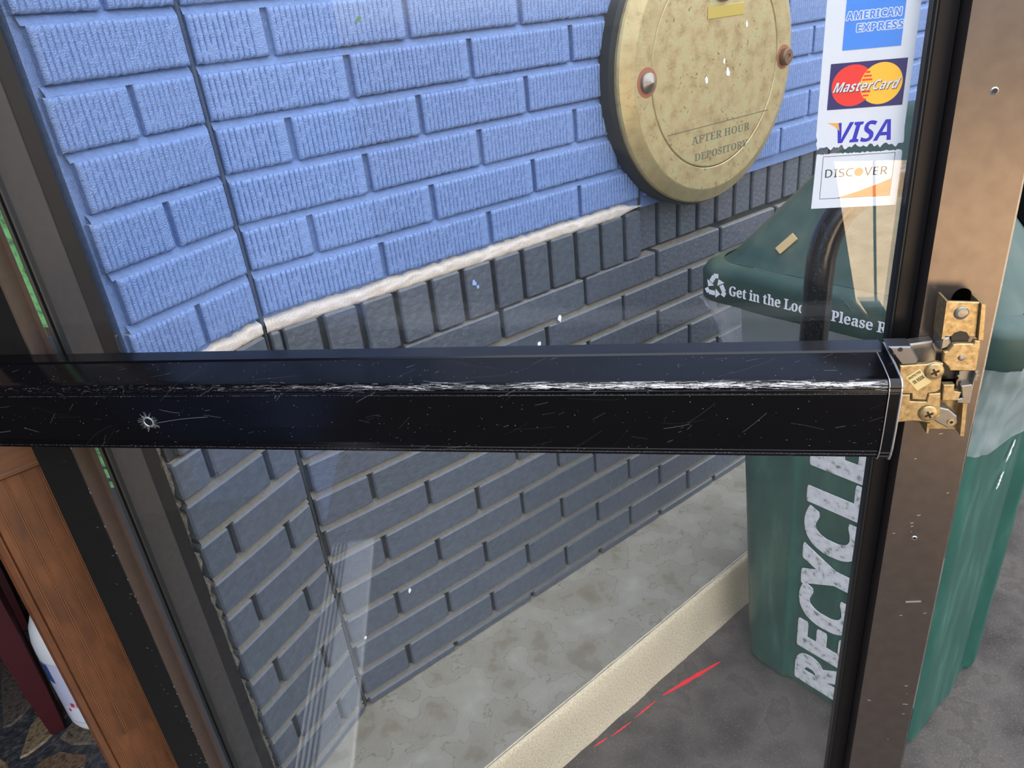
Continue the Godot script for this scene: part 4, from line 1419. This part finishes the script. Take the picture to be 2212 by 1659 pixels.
# ---------------------------------------------------------------- brass hatch on the wall
func depository() -> void:
	var at := wall1 * Transform3D(Basis(), Vector3(0.962, 1.180, 0.0))
	var t := thing("depository_hatch", "large round weathered brass hatch with two side bolts, mounted on the blue brick wall", "wall hatch", at)
	var b := MB.new()
	b.lathe([Vector2(0.255, -0.002), Vector2(0.268, -0.002), Vector2(0.268, 0.022), Vector2(0.264, 0.030), Vector2(0.20, 0.030)], 96)
	part("backing_ring", b.mesh(), mat(srgb(46, 48, 46), 0.5, 0.3), t)
	b = MB.new()
	b.lathe([Vector2(0.258, 0.026), Vector2(0.2615, 0.030), Vector2(0.2615, 0.036), Vector2(0.259, 0.040), Vector2(0.235, 0.052), Vector2(0.2325, 0.0528), Vector2(0.1920, 0.0528), Vector2(0.1905, 0.0512), Vector2(0.1905, 0.044)], 96)
	part("flange", b.mesh(), M.brass, t)
	b = MB.new()
	b.lathe([Vector2(0.1893, 0.040), Vector2(0.1893, 0.0505), Vector2(0.1880, 0.0522), Vector2(0.1865, 0.0525), Vector2(0.0, 0.0525)], 96)
	var lid := part("hatch_lid", b.mesh(), M.brass, t)
	# seam between lid and flange
	b = MB.new()
	b.lathe([Vector2(0.187, 0.0450), Vector2(0.194, 0.0450)], 96, Transform3D(Basis(), Vector3(0.0, 0.0, 0)))
	part("seam", b.mesh(), M.rust, t)
	# fold line across the lid, with the lettering below it
	var ink := mat(srgb(100, 100, 78), 0.7, 0.2)
	part("fold_line", boxm(Vector3(0.012, -0.1065, 0.0526), Vector3(0.318, 0.0016, 0.0006)), ink, lid)
	part("lettering", text_mesh("AFTER HOUR", "Droid Serif", 0.184, 0.0150, 0.0004, 700), ink, lid, Transform3D(Basis(), Vector3(0.016, -0.1290, 0.0523)))
	part("lettering", text_mesh("DEPOSITORY", "Droid Serif", 0.170, 0.0145, 0.0004, 700), ink, lid, Transform3D(Basis(), Vector3(0.018, -0.1625, 0.0523)))
	part("label_plate", boxm(Vector3(0.019, 0.094, 0.0530), Vector3(0.108, 0.0215, 0.0016), 0.0006), tri_map(mat(srgb(186, 166, 82), 0.4, 0.5), 8.0), lid, Transform3D(), "small golden label plate")
	var kb := MB.new()
	kb.lathe([Vector2(0.030, 0.0525), Vector2(0.030, 0.058), Vector2(0.026, 0.062), Vector2(0.014, 0.062), Vector2(0.012, 0.056), Vector2(0.0, 0.056)], 32, Transform3D(Basis(), Vector3(0.010, 0.140, 0)))
	part("lock", kb.mesh(), mat(srgb(120, 104, 80), 0.5, 0.6), lid)
	for q in [[-0.201, -0.005, 0.018], [0.238, -0.008, 0.0165]]:
		var rx := Transform3D(Basis(), Vector3(q[0] if q[0] < 0.0 else 0.214, q[1], 0.0528))
		b = MB.new()
		b.lathe([Vector2(q[2] * 1.45, 0.0), Vector2(q[2] * 1.40, 0.0004), Vector2(q[2], 0.0005)], 32, rx)
		part("rust_halo", b.mesh(), M.rust, t, Transform3D(), "ring of rust")
		b = MB.new()
		if q[0] < 0.0:
			b.lathe([Vector2(q[2], 0.0), Vector2(q[2], 0.003), Vector2(q[2] * 0.93, 0.006), Vector2(0.0, 0.016)], 32, rx)
		else:
			b.lathe([Vector2(q[2], 0.0), Vector2(q[2], 0.010), Vector2(q[2] * 0.86, 0.013), Vector2(0.006, 0.013), Vector2(0.005, 0.011), Vector2(0.0, 0.011)], 32, rx)
		part("bolt", b.mesh(), M.worn_steel if q[0] < 0.0 else mat(srgb(120, 92, 70), 0.5, 0.6), t)
	# white droppings
	for q in [[0.030, -0.016, 0.011], [-0.035, -0.022, 0.008], [0.018, 0.006, 0.006], [0.085, 0.065, 0.007]]:
		var pts := []
		for i in 9:
			var an := TAU * i / 9.0
			var rr: float = q[2] * rng.randf_range(0.55, 1.0)
			pts.append(Vector2(q[0] + cos(an) * rr * 0.6, q[1] + sin(an) * rr))
		part("white_fleck", prismm(pts, 0.0520, 0.0534, 0.0004), M.white, lid)

# ---------------------------------------------------------------- recycling bin
const BC := Vector3(0.660, 0, -1.140)
const BF := Vector3(0.8, 0, -0.6)     # local x: across the lettered face, into the depth
const BE := Vector3(0.6, 0, 0.8)      # local z: along the lettered face, towards the door

func rrect(x0: float, x1: float, z0: float, z1: float, r: float, y: float, groove := 0.0) -> PackedVector3Array:
	# outline from the far left corner round; groove > 0 cuts the panel of the lettered face and the two flutes
	var a := PackedVector3Array()
	var cs := [[x0 + r, z1 - r, PI / 2, PI], [x0 + r, z0 + r, PI, PI * 1.5], [x1 - r, z0 + r, PI * 1.5, TAU], [x1 - r, z1 - r, 0.0, PI / 2]]
	for ci in 4:
		var c: Array = cs[ci]
		for i in 9:
			var an := lerpf(c[2], c[3], i / 8.0)
			a.append(Vector3(c[0] + cos(an) * r, y, c[1] + sin(an) * r))
		if groove > 0.0:
			if ci == 0:   # lettered face, running from +z to -z at x0
				for q in [[0.112, 0.0], [0.100, 1.0], [-0.050, 1.0], [-0.060, 0.0], [-0.068, -0.35], [-0.076, 0.0]]:
					a.append(Vector3(x0 + q[1] * groove, y, q[0]))
			if ci == 3:   # near right face, from +x to -x at z1
				for q in [[0.132, 0.0], [0.120, 2.6], [0.092, 2.6], [0.074, 0.5], [0.030, 0.0], [-0.01, 0.4]]:
					a.append(Vector3(q[0], y, z1 - q[1] * groove))
	return a

func bin() -> void:
	var xf := Transform3D(Basis(BF, Vector3.UP, BE), BC)
	var t := thing("recycling_bin", "tall dark green plastic recycling bin with white lettering and a hooded lid beside the kerb", "recycling bin", xf)
	var rows := []
	for q in [[0.0, -0.146, 0.190, -0.160, 0.186], [0.012, -0.152, 0.196, -0.166, 0.192], [0.40, -0.166, 0.199, -0.184, 0.198], [0.83, -0.185, 0.202, -0.204, 0.208]]:
		rows.append(rrect(q[1], q[2], q[3], q[4], 0.048, q[0] + 0.001, 0.008))
	var b := MB.new()
	b.grid(rows, Vector3.ZERO, true)
	part("body", b.mesh(), M.bin_green, t)
	b = MB.new()
	b.prism(Array(rrect(-0.140, 0.184, -0.154, 0.180, 0.045, 0)).map(func(p): return Vector2(p.x, -p.z)), 0.001, 0.02, Transform3D(Basis(Vector3.RIGHT, -PI / 2), Vector3.ZERO))
	part("base", b.mesh(), M.bin_green, t)
	# word up the lettered face: letters read upwards, their tops to the far side
	var slope := atan2(0.033, 0.83)
	var word := text_mesh("RECYCLE", "Droid Sans", 0.600, 0.104, 0.0008, 700)
	var face := Basis(Vector3(0, 0, 1), slope) * Basis(Vector3(0, 1, 0), Vector3(0, 0, -1), Vector3(-1, 0, 0))
	var heavy := MB.new()
	for i in 9:
		var o := Vector3(cos(TAU * i / 8.0) * 0.0065, sin(TAU * i / 8.0) * 0.0022, i * 0.00006) if i < 8 else Vector3(0, 0, 0.0005)
		heavy.add(word, Transform3D(Basis(), o))
	part("lettering", heavy.mesh(), M.print_white, t, Transform3D(face, Vector3(-0.1570, 0.327, 0.012)), "worn white lettering running up the side")
	# rim band of the lid
	b = MB.new()
	rows = []
	for q in [[0.846, 0.0, 0.012], [0.842, 0.0, 0.0], [0.886, 0.0, -0.001], [0.897, 0.0, 0.004], [0.903, 0.0, 0.014], [0.905, 0.0, 0.024]]:
		rows.append(rrect(-0.224 + q[2], 0.232 - q[2], -0.256 + q[2], 0.256 - q[2], 0.052, q[0]))
	b.grid(rows, Vector3.ZERO, true)
	part("lid_rim", b.mesh(), M.lid_green, t)
	# hood: four sided, rising to a blunt top, with a mouth towards the street
	var hr := []
	for q in [[0.904, 0.192, 0.226, 0.03], [0.915, 0.180, 0.212, 0.03], [1.04, 0.100, 0.118, 0.022], [1.12, 0.046, 0.056, 0.014], [1.132, 0.030, 0.036, 0.010], [1.136, 0.004, 0.006, 0.002]]:
		hr.append(rrect(-0.004 - q[1], -0.004 + q[1], -q[2], q[2], q[3], q[0]))
	b = MB.new()
	b.grid(hr, Vector3.ZERO, true)
	part("hood", b.mesh(), M.lid_green, t)
	part("mouth", mouth(), mat(srgb(8, 9, 9), 1.0, 0.0, 0.0), t, Transform3D(), "near-black sheet painted for the shade inside the hood opening")  # no recess: the shade of the opening is painted as a near-black sheet
	# words on the band
	for q in [["Get in the Loop,", -0.100, 0.8662, 0.154, 0.0235], ["Please Recycle", 0.0735, 0.8655, 0.143, 0.0225]]:
		part("band_lettering", text_mesh(q[0], "Droid Serif", q[3], q[4], 0.0008, 700), M.white, t, Transform3D(Basis(Vector3(0, 0, 1), Vector3.UP, Vector3(-1, 0, 0)), Vector3(-0.2248, q[2], q[1])))
	# recycling symbol: three bent arrows
	var sy := MB.new()
	for i in 3:
		var rot := Transform3D(Basis(Vector3(0, 0, 1), TAU * i / 3.0), Vector3.ZERO)
		sy.prism([Vector2(-0.0105, -0.0125), Vector2(-0.0105, -0.0062), Vector2(-0.001, -0.0062), Vector2(-0.001, -0.0125)], 0, 0.0006, rot)
		sy.prism([Vector2(0.0002, -0.0155), Vector2(0.0075, -0.0093), Vector2(0.0002, -0.0032)], 0, 0.0006, rot)
		sy.prism([Vector2(-0.0135, -0.0118), Vector2(-0.0175, -0.0062), Vector2(-0.0125, -0.0028), Vector2(-0.0088, -0.0088)], 0, 0.0006, rot)
	part("recycling_symbol", sy.mesh(), M.white, t, Transform3D(Basis(Vector3(0, 0, 1), Vector3.UP, Vector3(-1, 0, 0)).scaled_local(Vector3(1.25, 1.25, 1)), Vector3(-0.2248, 0.8695, -0.204)))
	# small worn maker's mark on the near face
	part("maker_mark", prismm([Vector2(-0.016, -0.024), Vector2(0.010, 0.024), Vector2(0.015, 0.019), Vector2(0.011, 0.006), Vector2(0.003, 0.002), Vector2(0.004, -0.010), Vector2(-0.006, -0.020)], 0, 0.0008), M.print_white, t, Transform3D(Basis().scaled(Vector3(0.75, 0.7, 1)), Vector3(0.004, 0.608, 0.2040)))
	var mk := MB.new()
	for i in 4:
		mk.box(Vector3(-0.002 - i * 0.004, 0.014 - i * 0.009, 0.0004), Vector3(0.016, 0.0042, 0.0008), 0.0, Basis(Vector3(0, 0, 1), 0.5))
	part("maker_mark", mk.mesh(), M.print_white, t, Transform3D(Basis().scaled(Vector3(0.7, 0.7, 1)), Vector3(-0.004, 0.555, 0.2025)))
	# plastic liner hanging out under the lid
	var fn := FastNoiseLite.new()
	fn.frequency = 9.0
	fn.fractal_octaves = 3
	rows = []
	for j in 13:
		var f := j / 12.0
		var y := lerpf(0.846, 0.690, f)
		var g := lerpf(0.044, 0.006, pow(f, 0.7))
		var src := rrect(-0.186 - g, 0.206 + g * 0.5, -0.199 - g, 0.214 + g * 0.8, 0.044, y)
		var row := PackedVector3Array()
		for i in src.size() * 4:
			var p := src[i / 4].lerp(src[(i / 4 + 1) % src.size()], (i % 4) / 4.0)
			var nz := fn.get_noise_3d(p.x * 1.2, p.y * 2.2, p.z * 1.2)
			var o := Vector3(p.x, 0, p.z - 0.015).normalized()
			row.append(p + o * (nz * 0.011 + absf(fn.get_noise_3d(p.x * 4.0, p.y * 5.0 + p.x * 3.0, p.z * 4.0)) * 0.008 + 0.004) + Vector3(0, f * (-0.008 * fn.get_noise_2d(p.x * 0.7 + 4.0, p.z * 0.7) - 0.22 * maxf(0.0, p.x + 0.15) * smoothstep(0.12, 0.19, p.z)), 0))
		rows.append(row)
	b = MB.new()
	b.grid(rows, Vector3.ZERO, true)
	solo("bin_liner", b.mesh(), M.film, "crinkled clear plastic liner hanging out under the lid of the green bin", "plastic liner", xf)
	# chip of wood on the hood
	var chip := MB.new()
	chip.box(Vector3.ZERO, Vector3(0.035, 0.003, 0.014), 0.0008)
	var sl := atan2(1.04 - 0.915, 0.08)
	var cx := Transform3D(Basis(Vector3(0, 0, 1), sl) * Basis(Vector3.UP, -0.6), Vector3(-0.1695, 0.9438, -0.113))
	solo("wood_chip", chip.mesh(), mat(srgb(196, 168, 118), 0.8), "small pale wood chip lying on the sloping lid of the green bin", "wood chip", xf * cx)

func mouth() -> ArrayMesh:
	var b := MB.new()
	# trapezoid lying on the near right slope of the hood (towards +z)
	var y0 := 0.958
	var y1 := 1.112
	var pts := []
	for q in [[y0, 0.130], [y0, -0.026], [0.998, -0.036], [y1, -0.030], [y1, 0.040]]:
		var zz: float = lerpf(0.212, 0.056, (q[0] - 0.915) / (1.12 - 0.915)) + 0.003
		pts.append(Vector3(q[1], q[0], zz))
	b.poly(pts, Vector3(0, 0.4, 1))
	var back := []
	for p in pts:
		back.append(p - Vector3(0, 0.01, 0.02))
	b.poly(back, Vector3(0, -0.4, -1))
	for i in 5:
		var k := (i + 1) % 5
		b.poly([pts[i], pts[k], back[k], back[i]], (pts[i] + pts[k]) * 0.5 - Vector3(0.03, 1.03, 0.13))
	return b.mesh()
